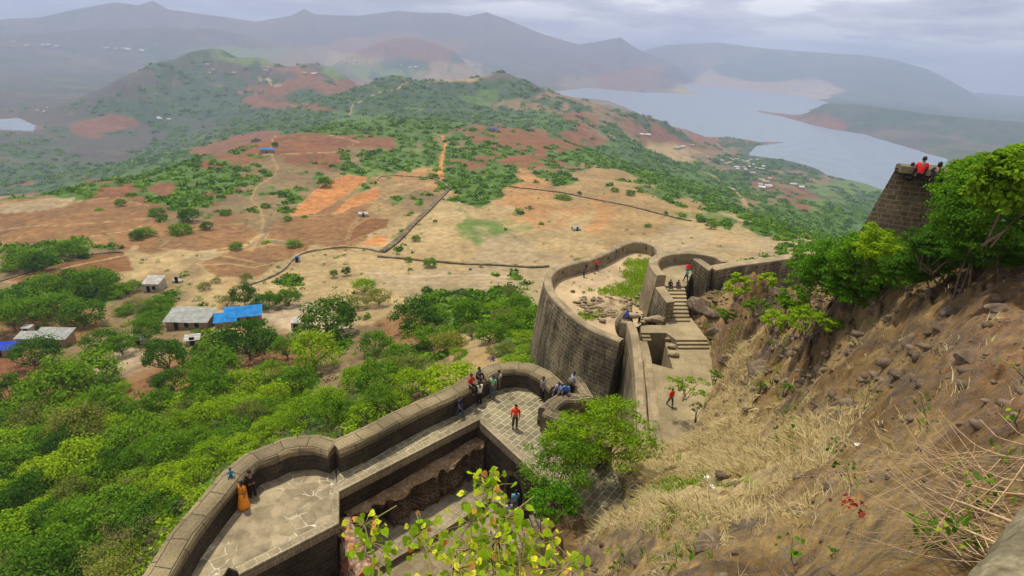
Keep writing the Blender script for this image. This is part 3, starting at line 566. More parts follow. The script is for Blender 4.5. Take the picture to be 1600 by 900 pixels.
# dark doorways: an arch frame over a sheet coloured as shade, in the right hand court wall
def archway(name, p, ang, wd, h, m, label, depth=.5):
    bm = bmesh.new(); prof = [(-wd/2, 0)]+[(-wd/2, h*.6)]+[(-wd/2*math.cos(a), h*.6+wd/2*math.sin(a)) for a in [math.pi*k/8 for k in range(1, 8)]]+[(wd/2, h*.6), (wd/2, 0)]
    of = [(x*1.28, z*1.12) for x, z in prof]
    def ring(pts, y): return [bm.verts.new((x, y, z)) for x, z in pts]
    a, b, c = ring(prof, 0), ring(of, 0), ring(of, -.14); d = ring(prof, -.14); n = len(prof)
    for i in range(n-1):
        for u_, v_ in ((c, d), (b, c), (d, a)): bm.faces.new((u_[i], u_[i+1], v_[i+1], v_[i]))
    bm.transform(Matrix.Translation(p)@Matrix.Rotation(ang, 4, 'Z')); boxuv(bm)
    r = empty(name, tuple(p), label, 'doorway'); obj_bm('arch_frame', bm, m, r, world=True)
    bm = bmesh.new(); bm.faces.new([bm.verts.new((x, -.02, z)) for x, z in prof]); bm.transform(Matrix.Translation(p)@Matrix.Rotation(ang, 4, 'Z')); obj_bm('shade_sheet', bm, plain('deep_shade', (.012, .01, .008)), r, world=True)  # flat near-black sheet paints the shade inside the arch
pA = at(757, 660, ZT); pB = at(850, 745, ZT); dA = (pB-pA); aA = math.atan2(dA.y, dA.x)
q = pA.lerp(pB, .62); nrm = Vector((dA.y, -dA.x, 0)).normalized()
archway('stone_doorway', Vector((q.x, q.y, ZC))+nrm*.03, aA, 1.5, 2.1, M['wall'], 'dark arched doorway in the right hand wall of the sunken court')
# stairs beside the right hand court wall, half hidden by the tree
st = empty('court_stairs', tuple(at(830, 830, ZC)), 'worn stone steps climbing beside the leafy tree at the edge of the court', 'stairs')
s0 = at(790, 880, ZC); s1 = at(868, 800, -21.6); dd = (s1-s0); dd.z = 0; ln = dd.length; dd.normalize(); nn = Vector((-dd.y, dd.x, 0))
for i in range(12):
    a = s0+dd*(ln*i/12); b = s0+dd*(ln+.5); z = ZC+.25*(i+1)
    bm = prism([(a-nn*1.0)[:2], (b-nn*1.0)[:2], (b+nn*1.0)[:2], (a+nn*1.0)[:2]], z-.25, z); boxuv(bm); obj_bm('step', bm, M['paving2'], st, world=True)
# --- big curved bastion beyond
ZB = -28.0; ZBT = -26.3
bp = [(972,531),(955,524),(937,517),(910,502),(887,483),(867,463),(858,447),(857,432),(866,420),(887,412),(913,406),(933,400),(953,391),(975,380),(993,376.5),(1013,379),(1027,385),(1032,391),(1030,397)]
bpw = catmull([at(x, y, ZBT) for x, y in bp], 1.0)
G = empty('curved_bastion', tuple(at(900, 470, -36)), 'large curved stone bastion with a battered outer wall and grassy top', 'bastion')
def sweepz(name, pts, prof, m, parent, **k): return sweep(name, pts, prof, m, parent, straight=True, **k)
sweepz('bastion_parapet', bpw, [(-.5, ZB-.3), (-.5, ('t', -.12)), (-.35, ('t', 0)), (.35, ('t', 0)), (.5, ('t', -.12)), (.5, ZB-.3)], M['lime'], G, jit=.02)
def weather_mat():
    m = stone('weathered_bastion_stone', (.20, .15, .085), (.10, .078, .045), (.33, .27, .17), .75, .42, .035, .35, .5, .12, .5, 1.6); t = m.node_tree; b = [n for n in t.nodes if n.type == 'BSDF_PRINCIPLED'][0]
    src = b.inputs['Base Color'].links[0].from_socket; g = N(t, 'ShaderNodeTexCoord'); mp = N(t, 'ShaderNodeMapping'); mp.inputs['Scale'].default_value = (1.3, 1.3, .12); L(t, g.outputs['Object'], mp.inputs[0])
    n = noise(t, mp.outputs[0], 1.0, 5, .65); r = ramp(t, n.outputs['Fac'], [(.36, .55), (.5, 1.), (.66, 1.4)]); L(t, mixc(t, 1, src, r.outputs[0], 'MULTIPLY'), b.inputs['Base Color']); return m
M['weather'] = weather_mat()
sweepz('battered_wall', bpw, [(-.46, ('t', -.25)), (-.75, ('t', -2.0)), (-1.0, ('t', -4.5)), (-1.7, -38), (.3, -38), (.3, ('t', -.25))], M['weather'], G, jit=.03)
for k, i in enumerate(range(6, len(bpw)-3, 4)):
    p = bpw[i]; d = (bpw[i+1]-bpw[i-1]).normalized(); ang = math.atan2(d.y, d.x); bm = bmesh.new(); bmesh.ops.create_cube(bm, size=1)
    for v in bm.verts: v.co = Vector((v.co.x*.22, v.co.y*1.16, v.co.z*.45))
    bm.transform(Matrix.Translation((p.x, p.y, ZBT-.75))@Matrix.Rotation(ang, 4, 'Z')); boxuv(bm); obj_bm('loophole', bm, M['lime'] if k in (8, 9) else M['darkwall'], G, world=True)
# its top as an uneven ground sheet
gp = [(p.x, p.y) for p in bpw]+XY([(1024,420),(1012,470),(1002,508),(985,520)], ZB)
bx = np.array(gp); x0, y0 = bx.min(0)-.5; x1, y1 = bx.max(0)+.5; nx, ny = 90, 110
gx, gy = np.meshgrid(np.linspace(x0, x1, nx), np.linspace(y0, y1, ny)); ins = inpoly(gx, gy, gp)
px_, py_ = proj(np.stack([gx, gy, gx*0+ZB], -1)); wz = (fbm(gx/1.7, gy/1.7, 4, 5)-.5)
rubz = np.exp(-(((px_-950)/32)**2+((py_-478)/12)**2)); gz = ZB+wz*.35+rubz*(.35+.8*(vn(gx*1.8, gy*1.8, 8)-.5)); gz = np.where(dseg(gx, gy, gp[:len(bpw)]) < 2.2, ZB+.02+wz*.05, gz)
gr = np.clip(1.25*np.exp(-(((px_-1000)/22)**2+((py_-440)/30)**2))+1.1*np.exp(-(((px_-975)/42)**2+((py_-455)/9)**2))+.9*np.exp(-(((px_-925)/22)**2+((py_-492)/8)**2))+.8*np.exp(-(((px_-1005)/28)**2+((py_-412)/6)**2)), 0, 1.2)+(fbm(gx/.9, gy/.9, 4, 6)-.5)*.9
gcol = np.array((.40,.30,.17))*(1-np.clip(gr*1.5-.35, 0, 1))[..., None]+np.array((.16,.22,.03))*np.clip(gr*1.5-.35, 0, 1)[..., None]
gcol = gcol*(1-.45*np.clip(rubz, 0, 1)*(vn(gx*2, gy*2, 12)))[..., None]
ii = np.arange(nx*ny).reshape(ny, nx); q4 = np.stack([ii[:-1, :-1], ii[:-1, 1:], ii[1:, 1:], ii[1:, :-1]], -1).reshape(-1, 4); keep = ins.ravel()[q4].all(1)
ob = mesh_np('bastion_ground', np.stack([gx, gy, gz], -1).reshape(-1, 3)-np.array(G.location), q4[keep], M['land'], G, True, col={'cover': gcol.reshape(-1, 3)})
# --- divider wall and the gate ramp
D_ = empty('ramp_wall', tuple(at(990, 600, -36)), 'tall battered wall with a narrow pale top along the left of the gate ramp', 'wall')
dp = [at(972,500,-25.2), at(984,503,-25.2), at(991,520,-25.3), at(996,547,-25.4), at(1000,590,-25.6), at(1003,640,-25.8), at(1006,690,-26)]
sweep('wall_top', dp, [(-.42, -27), (-.42, ('t', -.1)), (-.3, ('t', 0)), (.3, ('t', 0)), (.42, ('t', -.1)), (.42, -27)], M['lime'], D_, step=1.)
sweep('battered_wall', dp, [(-1.5, -38), (-.8, -30), (-.4, ('t', -.3)), (.4, ('t', -.3)), (.4, -38)][::1], M['weather'], D_, step=1.)
sweep('bench_step', [p+Vector((.95, 0, 0)) for p in dp[2:]], [(-.45, -27), (-.45, -26.15), (.35, -26.15), (.35, -27)], M['lime'], D_, step=1.)
bm = bmesh.new(); bmesh.ops.create_icosphere(bm, subdivisions=3, radius=1.0)
for v in bm.verts: v.co = Vector((v.co.x*.95, v.co.y*.95, v.co.z*1.5)); v.co *= 1+.12*(float(vn(v.co.x*3+5, v.co.y*3+v.co.z*2, 3))-.5)
bm.transform(Matrix.Translation(at(975, 508, -26.2))); boxuv(bm); obj_bm('rounded_end', bm, M['weather'], D_, True, world=True)
Rm = empty('gate_ramp', tuple(at(1050, 600, -27)), 'pale stone slab ramp in front of the gate stairs with a sunken shaft', 'ramp')
ZL = -25.9; ZR = -26.5
LZ = XY([(1000,508),(1040,508),(1042,497),(1080,497),(1106,531),(1056,531),(1041,520),(1002,520)], ZL)
flat('upper_landing', LZ, ZL, 4, M['ramp'], Rm)
sh = XY([(1013,545),(1040,539),(1052,577),(1019,568)], ZR)
def rampz(x, y): return ZR-.0
def stp(pts, n, name):
    (ax, ay), (bx_, by_) = pts; 
    for i in range(1, n+1):
        z = ZL-.2*i; a = at(ax, ay, ZL); b = at(bx_, by_, ZL); d = (b-a).normalized(); nr = Vector((d.y, -d.x, 0)); 
        if nr.y > 0: nr = -nr
        q0 = a+nr*(.0+.0); q1 = b; o2 = nr*(.42*i); bm = prism([q0[:2], q1[:2], (q1+o2)[:2], (q0+o2)[:2]], z-.6, z-.002*i); boxuv(bm); obj_bm(name, bm, M['ramp'], Rm, world=True)
stp(((1056,531),(1105,531)), 2, 'step'); stp(((1002,520),(1015,520)), 2, 'step')
pl = lambda pts: XY(pts, ZR)
for poly in ([(996,530),(1013,545),(1019,568),(1019,600),(990,600)], [(1019,568),(1052,577),(1052,600),(1019,600)], [(1040,535),(1110,540),(1122,575),(1120,600),(1052,600),(1052,577),(1040,539)], [(990,600),(1120,600),(1110,640),(1085,700),(990,720)]):
    flat('ramp_floor', pl(poly), ZR, 5 if poly[0] != (1019,568) else 5, M['ramp'], Rm, -.3)
flat('shaft_floor', pl([(1005,535),(1045,530),(1058,585),(1010,580)]), -29.4, 1, M['lime'], Rm)
for k, (x, y, s) in enumerate([(1050,541,.8),(1053,553,1.0),(1044,530,.6)]):
    p = at(x, y, ZR+.2); bm = bmesh.new(); bmesh.ops.create_icosphere(bm, subdivisions=2, radius=.6*s)
    for v in bm.verts: v.co = Vector((v.co.x, v.co.y*.8, v.co.z*.55))*(1+.4*(float(vn(v.co.x*3+k*7, v.co.y*3+v.co.z*3, 3))-.5))
    bm.transform(Matrix.Translation(p)); o = obj_bm('boulder', bm, M['lime']); tag(o, ['pale boulder on the steps right of the sunken shaft', 'rounded pale boulder at the foot of the short right hand steps', 'small pale rock on the landing above the sunken shaft'][k], 'boulder')
# --- upper bastion with the long stair
U_ = empty('stair_bastion', tuple(at(1060, 440, -30)), 'round stone bastion with a pale parapet at the head of the stairs', 'bastion')
ZU = -24.0; ZUT = -22.6
rp = [at(x, y, ZUT) for x, y in [(1034,430),(1026,421),(1021,411),(1024,403),(1035,397.5),(1052,394.5),(1072,393.5),(1092,395),(1107,397),(1119,400),(1126,403),(1134,409)]]
rpw = catmull(rp, .8)
up = [(p.x, p.y) for p in rpw]+XY([(1124,418),(1085,418),(1072,447),(1038,446)], ZU)
body('bastion_body', up, -31, ZU-.1, M['weather'], U_, .6); flat('bastion_floor', up, ZU, .1, M['ramp'], U_)
sweepz('bastion_parapet', rpw, [(-1.2, -31), (-.55, ('t', -.4)), (-.55, ('t', -.08)), (-.42, ('t', 0)), (.42, ('t', 0)), (.55, ('t', -.08)), (.55, ZU-.3)], M['lime'], U_, jit=.01)
for i in range(4, len(rpw)-4, 3):
    p = rpw[i]; d = (rpw[i+1]-rpw[i-1]).normalized(); bm = bmesh.new(); bmesh.ops.create_cube(bm, size=1)
    for v in bm.verts: v.co = Vector((v.co.x*.18, v.co.y*1.13, v.co.z*.4))
    bm.transform(Matrix.Translation((p.x, p.y, ZUT-.8))@Matrix.Rotation(math.atan2(d.y, d.x), 4, 'Z')); obj_bm('loophole', bm, M['darkwall'], U_, world=True)
# pier left of the stair, right flank wall, the long wall
def blockwall(name, top, z0, m, parent, capm, taper=.25):
    pts = [at(*p) for p in top]; body(name, [(p.x, p.y) for p in pts], z0, [p.z-.1 for p in pts], m, parent, taper)
    bm = prism([(p.x, p.y) for p in pts], min(p.z for p in pts)-.12, [p.z for p in pts]); boxuv(bm); obj_bm('coping', bm, capm, parent, world=True)
Pr = empty('stair_pier', tuple(at(1035, 500, -26)), 'battered stone pier with a flat pale top left of the stairs', 'pier')
blockwall('pier_body', [(1024,449,-23.7),(1038,447,-23.7),(1054,471,-23.7),(1042,473,-23.7)], -27, M['weather'], Pr, M['lime'], .35)
Fl = empty('flank_wall', tuple(at(1090, 440, -26)), 'thick battered wall with a sloping pale coping right of the stair head', 'wall')
blockwall('wall_body', [(1082,404,-22.5),(1094,404,-22.5),(1114,417,-22.3),(1108,423,-22.3)], -27.5, M['weather'], Fl, M['lime'], .45)
Lw = empty('long_wall', tuple(at(1190, 430, -26)), 'long dark rampart wall running from the stair bastion to the bushes', 'wall')
lw = [at(1112,419,-22.4), at(1147,412.5,-22.3), at(1200,405.5,-22.0), at(1264,396,-21.4), at(1300,392,-21)]
sweep('wall_body', lw, [(-.6, -31), (-.6, ('t', -.2)), (.6, ('t', -.2)), (.95, -31)], M['weather'], Lw, step=1.5)
sweep('coping', lw, [(-.66, ('t', -.2)), (-.66, ('t', 0)), (.66, ('t', 0)), (.66, ('t', -.2))], M['lime'], Lw, step=1.5)
lw2 = [at(1090,403,-23), at(1126,403,-22.9), at(1180,402,-22.7), at(1258,393,-22.2)]
# stairs
Sr = empty('stone_stairs', tuple(at(1063, 500, -26)), 'straight flight of pale stone steps between the pier and the rocks', 'stairs')
a0 = at(1046,503,ZL); b0 = at(1078,503,ZL); a1 = at(1037.5,444,ZU); b1 = at(1069,444,ZU); n = 10
for i in range(n):
    t0 = i/n; z = ZL+(ZU-ZL)*(i+1)/n-.012; qa = a0.lerp(a1, t0); qb = b0.lerp(b1, t0)
    bm = prism([qa[:2], qb[:2], b1[:2], a1[:2]], z-(ZU-ZL)/n-(.6 if i == 0 else 0), z); boxuv(bm); obj_bm('step', bm, M['ramp'], Sr, world=True)
# rubble and blocks at the foot of the pier
for k, (x, y, s, lab) in enumerate([(1026,499,1.3,'flat pale stone block at the foot of the stair pier'),(1012,499,.8,'round pale rock between the bent visitor and the stair pier'),(1004,503,.5,'small pale rock beside the bent visitor in teal'),(990,493,1.0,'pale rock on the rounded wall end beside the visitor in blue')]):
    p = at(x, y, ZL+.3 if k != 3 else -24.9); bm = bmesh.new(); bmesh.ops.create_icosphere(bm, subdivisions=2, radius=.55*s)
    for v in bm.verts: v.co = Vector((v.co.x*1.3, v.co.y*.8, v.co.z*.6))*(1+.35*(float(vn(v.co.x*3+k*7, v.co.y*3+v.co.z*3, 3))-.5))
    bm.transform(Matrix.Translation(p)); o = obj_bm('rock', bm, M['lime']); tag(o, lab, 'rock')
# --- hilltop bastion by the bushes
H_ = empty('hilltop_bastion', tuple(at(1420, 330, -9)), 'steep corner of a dark stone bastion rising out of the bushes on the right', 'bastion')
ht = [at(1402,257,-4), at(1428,255,-4.0), at(1452,271,-3.95), at(1495,299,-3.85)]
hA, hB = ht[0], at(1478,268,-4.1); hC, hD = at(1500, 259, -4.1), at(1433, 254.5, -4.1)
body('battered_wall', [(p.x, p.y) for p in (hA, hB, hC, hD)], -10.5, -4.15, stone('hilltop_stone', (.17, .125, .07), (.085, .065, .04), (.27, .21, .12), .42, .22, .02, .3, .5, .07, .5, 1.5), H_, 2.0)
sweep('coping', [hA.lerp(hB, .04), hA.lerp(hB, .33), hA.lerp(hB, .66), hB], [(-.4, ('t', -.3)), (-.36, ('t', -.02)), (0, ('t', .05)), (.3, ('t', 0)), (.4, ('t', -.3))], M['coping'], H_, step=.35, jit=.035)
# stones and grass on top of the curved bastion
rg_ = np.random.default_rng(4); V_ = []; F_ = []
ic = bmesh.new(); bmesh.ops.create_icosphere(ic, subdivisions=1, radius=1); iv_ = np.array([v.co[:] for v in ic.verts]); if_ = np.array([[v.index for v in f.verts] for f in ic.faces]); ic.free()
for k in range(330):
    if k < 230: x, y = rg_.normal(948, 24), rg_.normal(478, 9)
    else: x, y = rg_.uniform(880, 1020), rg_.uniform(400, 505)
    p = at(x, y, ZB+.1)
    if not inpoly(np.array([p.x]), np.array([p.y]), gp)[0]: continue
    s_ = rg_.uniform(.08, .38) if k < 230 else rg_.uniform(.05, .14); F_.append(if_+len(V_)*len(iv_)); V_.append(iv_*(1+rg_.uniform(-.3, .3, (len(iv_), 1)))*s_*np.array((1.2, .9, .6))+np.array((p.x, p.y, ZB+.1+s_*.2)))
tag(mesh_np('bastion_rubble', np.concatenate(V_), np.concatenate(F_), plain('bastion_stones', (.20, .15, .09), .95, .1, .35, 2)), kind='stuff')
B_ = []
cand_ = np.argwhere((gr > .35) & ins); pk = cand_[rg_.integers(0, len(cand_), 5200)]
bxs = gx[pk[:, 0], pk[:, 1]]+rg_.normal(size=len(pk))*.12; bys = gy[pk[:, 0], pk[:, 1]]+rg_.normal(size=len(pk))*.12; th_ = rg_.uniform(0, 6.3, len(pk)); hh_ = rg_.uniform(.1, .32, len(pk)); b0_ = np.stack([bxs, bys, bxs*0+ZB-.05], -1); sv = np.stack([np.cos(th_), np.sin(th_), th_*0], -1)*.06
tp = b0_+np.stack([rg_.normal(size=len(pk))*.1, rg_.normal(size=len(pk))*.1, hh_+.05], -1); V_ = np.stack([b0_-sv, b0_+sv, tp+sv*.3, tp-sv*.3], 1).reshape(-1, 3)
tag(mesh_np('bastion_grass', V_, np.arange(len(V_)).reshape(-1, 4), M['leafB']), kind='stuff')
# ------------------------------------------------------------------ near hillside
HC = [(1150,485,-20.5),(1125,475,-24.8),(1090,478,-25.2),(1100,505,-26),(1115,545,-26.6),(1120,580,-26.2),(1110,620,-26.2),(1085,650,-26.4),(1060,690,-26),(1010,720,-24.8),
(1110,640,-23.4),(1080,700,-20.5),(1000,690,-24.8),(960,740,-22.3),(900,780,-20.8),(870,850,-19.8),(860,900,-19.2),(940,820,-17.2),(900,900,-15.5),(1000,800,-14),(1000,900,-11.5),(1100,800,-10.9),(1100,900,-8.8),
(1230,480,-17.5),(1270,455,-17),(1200,450,-22.5),(1160,440,-23.5),(1180,470,-20.5)]
HR_ = [(1600,400,24),(1600,460,20.5),(1600,520,16.5),(1600,600,12),(1600,700,8),(1500,418,25.5),(1500,500,20),(1500,600,14.5),(1500,700,10),(1500,800,6.6),(1400,458,26.5),(1400,550,21),(1400,650,15),(1400,750,10.5),(1400,850,6.8),(1340,480,27.5),(1290,500,29.5),(1300,540,27),(1300,600,22),(1300,700,15.5),(1300,800,10.5),(1300,900,7.6),
(1250,560,29),(1200,525,38),(1200,620,26.5),(1200,700,19.5),(1200,800,13),(1200,900,8.9),(1150,560,42),(1150,620,34),(1100,720,23.5)]
HW = [tuple(at(x, y, z)) for x, y, z in HC]+[tuple(atr(x, y, r)) for x, y, r in HR_]
HW += [(0,2.5,-4.6),(2,1.5,-2.2),(1.5,.4,-1.9),(-4,4,-9),(0,6,-9.2),(-6,8,-15),(0,9.5,-14.2),(-6,13,-21.5),(0,12.5,-18.8),(0,16,-23.2),(-8,18,-26),(3,18,-20.5),(5,22,-22),(4,1,-2.4),(8,2,-3),(14,4,-3.6),(16,14,-4.6),(24,14,-4.4),(30,20,-5),(22,26,-9.5),(19,29,-12),(24,34,-14),(34,34,-12),(22,44,-19),(30,50,-20),(30,60,-24),(25,64,-27),(40,60,-24),(21,70,-30),(10,66,-32),(40,90,-40),(26,80,-34),
(15,50,-33),(12,44,-33),(8,36,-32),(6,30,-31),(0,36,-36),(-10,26,-36),(16,62,-33),(60,60,-40),(60,30,-20)]
HW += [(-20,20,-48),(-14,34,-48),(-30,40,-62),(-12,50,-55),(-30,60,-75),(-10,66,-60),(0,60,-52),(-40,25,-66),(-50,50,-75),(0,80,-70),(-20,80,-80),(2,48,-46),(12,84,-70),(-25,10,-50),(-45,5,-60)]
HW = np.array(HW); hu, hv = HW[:, 0], HW[:, 1]
def hpol(x, y): r = np.hypot(x, y)+1; return np.arctan2(x, y+.6)*1.6, np.log(r)
cu2, cv2 = hpol(HW[:, 0], HW[:, 1]); K2 = np.zeros((len(HW)+1,)*2); m_ = len(HW)
K2[:m_, :m_] = -np.sqrt((cu2[:, None]-cu2)**2+(cv2[:, None]-cv2)**2+.05**2)-np.eye(m_)*1e-3; K2[:m_, m_] = 1; K2[m_, :m_] = 1; W2 = np.linalg.solve(K2, np.append(HW[:, 2], 0))
KEEP = [XY(pts, z) for pts, z in [([(1000,508),(1040,508),(1042,497),(1080,497),(1104,531),(1114,560),(1112,600),(1100,640),(1080,690),(990,720),(985,540)], -26.2), ([(905,640),(935,690),(965,745),(975,775),(915,800),(850,745),(757,660),(745,653),(525,765),(523,815),(371,892),(250,985),(60,985),(240,800),(460,680),(520,690),(800,560),(900,590)], -21.), ([(372,892),(525,765),(745,653),(857,745),(868,800),(840,880),(760,930),(600,1000),(400,990)], -22.5)]]
KZ = [-27.1, -27, -27]
def hillh(x, y, det=True):
    x = np.asarray(x, float); y = np.asarray(y, float); u, v = hpol(x, y); sh = u.shape; u = u.ravel(); v = v.ravel(); h = np.empty(len(u))
    for i in range(0, len(u), 60000): h[i:i+60000] = -np.sqrt((u[i:i+60000, None]-cu2)**2+(v[i:i+60000, None]-cv2)**2+.05**2)@W2[:m_]+W2[m_]
    h = h.reshape(sh); r = np.hypot(x, y); X0, Y0 = x, y; z = h.copy(); s = np.clip(r/14, .35, 2.2)
    if det:
        F3 = lambda q, o, sd: fbm3(x/q, y/q, z/q, o, sd); V3 = lambda q, sd: vn3(x/q, y/q, z/q, sd)
        h = h+(F3(3.1, 4, 11)-.5)*1.0*s*ss(2, 9, r)
        rk = np.abs(F3(1.5, 4, 12)-.5)*2; h = h+(ss(.0, .35, rk)-.6)*.22*s*ss(2, 7, r)
        m2 = .25+.75*ss(.42, .56, F3(4, 2, 13)); st_ = V3(.55, 14)+.5*V3(.23, 16); h = h+m2*(st_-.7)*.5*np.clip(s, .4, 1.6)*ss(2, 6, r)
        h = h+(V3(.11, 17)-.5)*.05*np.clip(s, .4, 1.3)*ss(2, 6, r)
    for poly, zk in zip(KEEP, KZ):
        ins = inpoly(X0, Y0, poly); h = np.where(ins, np.minimum(h, zk), h)
    return h
HA, HR = 1350, 560
ha = np.linspace(RAD(-45), RAD(70), HA); hl_ = np.log(np.linspace(0, 1, HR)**1.0*1+0); hr = np.exp(np.linspace(math.log(1.2), math.log(82), HR))
GA, GR = np.meshgrid(ha, hr); HX = GR*np.sin(GA); HY = GR*np.cos(GA); HZ = hillh(HX, HY)
def hg(x, y):
    x = np.atleast_1d(np.asarray(x, float)); y = np.atleast_1d(np.asarray(y, float)); a = np.clip((np.arctan2(x, y)-ha[0])/(ha[1]-ha[0]), 0, HA-1.001); l = np.clip(np.log(np.hypot(x, y)/1.2+1e-9)/(math.log(82/1.2)/(HR-1)), 0, HR-1.001)
    i = a.astype(int); j = l.astype(int); fa = a-i; fl = l-j; return (HZ[j, i]*(1-fa)+HZ[j, i+1]*fa)*(1-fl)+(HZ[j+1, i]*(1-fa)+HZ[j+1, i+1]*fa)*fl
_th = np.exp(np.linspace(math.log(1.3), math.log(80), 900))
def hhit(x, y):
    d = ray(x, y); k = 1/math.hypot(d[0], d[1]); X = d[0]*k*_th; Y = d[1]*k*_th; Z = d[2]*k*_th; g = hg(X, Y); b = np.nonzero(Z < g)[0]
    if len(b) == 0 or b[0] == 0: return None
    i = b[0]; return Vector((X[i], Y[i], g[i]))
hx_, hy_ = proj(np.stack([HX, HY, HZ], -1))
def blob(cx_, cy_, sx, sy): return np.exp(-(((hx_-cx_)/sx)**2+((hy_-cy_)/sy)**2))
e1 = np.array((.165,.100,.036)); e2 = np.array((.262,.178,.070)); e3 = np.array((.085,.064,.045)); e4 = np.array((.42,.32,.15))
straw = np.clip(1.1*blob(1110,740,120,62)+.9*blob(1010,640,50,50)+.6*blob(1130,650,50,30)+.5*blob(1000,780,80,80)+.4*blob(1250,690,80,50)+.45*blob(1130,560,40,40), 0, 1)
rockm = ss(.5, .62, fbm3(HX/4, HY/4, HZ/4, 3, 13)); stn = ss(.5, .62, vn3(HX/.55, HY/.55, HZ/.55, 14))
f1 = fbm3(HX/2.4, HY/2.4, HZ/2.4, 4, 22)
hc = e1[None, None]*(1-ss(.42, .6, f1))[..., None]+e2[None, None]*ss(.42, .6, f1)[..., None]
kk = straw*ss(.3, .55, fbm3(HX/.9, HY/.9, HZ/.9, 3, 23)+straw*.2); hc = hc*(1-kk[..., None])+e4*kk[..., None]
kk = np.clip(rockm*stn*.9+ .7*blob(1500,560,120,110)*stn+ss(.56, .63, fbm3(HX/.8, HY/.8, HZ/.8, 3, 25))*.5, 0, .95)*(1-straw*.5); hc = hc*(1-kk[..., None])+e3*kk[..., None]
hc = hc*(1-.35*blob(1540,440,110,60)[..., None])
rr_ = np.clip(blob(1100,500,40,45)*1.0+.6*blob(1560,560,80,120), 0, .8)[..., None]; hc = hc*(1-rr_)+np.array((.25,.14,.07))*rr_
sp = ss(.62, .72, vn3(HX/.13, HY/.13, HZ/.13, 28))*.5*(GR < 22); hc = hc*(1-sp[..., None])+np.array((.15,.125,.10))*sp[..., None]
ii = np.arange(HA*HR).reshape(HR, HA); q4 = np.stack([ii[:-1, :-1], ii[:-1, 1:], ii[1:, 1:], ii[1:, :-1]], -1).reshape(-1, 4)
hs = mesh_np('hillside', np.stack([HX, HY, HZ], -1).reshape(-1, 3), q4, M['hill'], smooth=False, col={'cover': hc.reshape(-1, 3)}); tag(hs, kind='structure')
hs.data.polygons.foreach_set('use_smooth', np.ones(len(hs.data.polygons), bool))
# ------------------------------------------------------------------ vegetation
def rnd_dirs(rg, n): v = rg.normal(size=(n, 3)); return v/np.linalg.norm(v, axis=1)[:, None]
LEAFS = {'dia': (np.array([(0, -.5), (.32, 0), (0, .5), (-.32, 0)]), None),
 'oval': (np.array([(0, -.5), (.22, -.25), (.28, .05), (0, .5), (-.28, .05), (-.22, -.25)]), None),
 'heart': (np.array([(0, -.38), (.2, -.5), (.42, -.3), (.4, 0), (.2, .28), (0, .6), (-.2, .28), (-.4, 0), (-.42, -.3), (-.2, -.5)]), None)}
def leaves(P, Nn, size, rg, shape='dia', droop=None):
    """one flat leaf polygon per point, tilted towards the given normals"""
    n = len(P); sh = LEAFS[shape][0]; k = len(sh)
    t = np.cross(Nn, rnd_dirs(rg, n)); t /= np.linalg.norm(t, axis=1)[:, None]+1e-9
    if droop is not None: t = t*(1-droop)+np.array((0, 0, -1.))*droop; t /= np.linalg.norm(t, axis=1)[:, None]
    b = np.cross(Nn, t); b /= np.linalg.norm(b, axis=1)[:, None]+1e-9; nn = np.cross(t, b)
    s = (size*rg.uniform(.65, 1.3, n))[:, None]
    V = np.stack([P+b*s*x+t*s*y+nn*s*abs(x)*.35 for x, y in sh], 1).reshape(-1, 3)
    return V, np.arange(n*k).reshape(n, k)
def crown_pts(rg, nclump, per, rx=1., rz=.75, csize=.3, hollow=.45, low=-.35):
    d = rnd_dirs(rg, nclump*3); d = d[d[:, 2] > low][:nclump]; nclump = len(d)
    rad = rg.uniform(hollow, 1, nclump)**.5; lob = 1+.22*np.sin(d[:, 0]*5+rg.uniform(0, 6))*np.cos(d[:, 1]*4+rg.uniform(0, 6)); rad = rad*lob
    C = d*rad[:, None]*np.array((rx, rx, rz))*(1-csize*.6); cs = csize*rg.uniform(.55, 1.25, nclump)
    q = rnd_dirs(rg, nclump*per); q[:, 2] = np.where(q[:, 2] < -.3, -q[:, 2]*.6, q[:, 2]); ci = np.repeat(np.arange(nclump), per)
    P = C[ci]+q*(cs[ci]*rg.uniform(.6, 1.05, len(ci)))[:, None]*np.array((1, 1, .62)); Nn = q+rnd_dirs(rg, len(ci))*.55+np.array((0, 0, .35)); Nn /= np.linalg.norm(Nn, axis=1)[:, None]
    return P, Nn, C
def tubes(paths, rads, sides=5):
    V = []; F = []
    for path, rr in zip(paths, rads):
        path = np.asarray(path, float); n = len(path); base = len(V)
        for i in range(n):
            d = path[min(i+1, n-1)]-path[max(i-1, 0)]; d = d/(np.linalg.norm(d)+1e-9); a = np.cross(d, (0, 0, 1.) if abs(d[2]) < .9 else (1., 0, 0)); a /= np.linalg.norm(a)+1e-9; b = np.cross(d, a); r = rr[0]+(rr[1]-rr[0])*i/(n-1)
            for s in range(sides): th = 2*math.pi*s/sides; V.append(path[i]+(a*math.cos(th)+b*math.sin(th))*r)
        for i in range(n-1):
            for s in range(sides): s2 = (s+1) % sides; F.append((base+i*sides+s, base+i*sides+s2, base+(i+1)*sides+s2, base+(i+1)*sides+s))
    return np.array(V), np.array(F)
def bent(a, b, rg, k=.12, n=6):
    a = np.array(a, float); b = np.array(b, float); m = (a+b)/2+rg.normal(size=3)*np.linalg.norm(b-a)*k; t = np.linspace(0, 1, n)[:, None]; return a*(1-t)**2+m*2*t*(1-t)+b*t*t
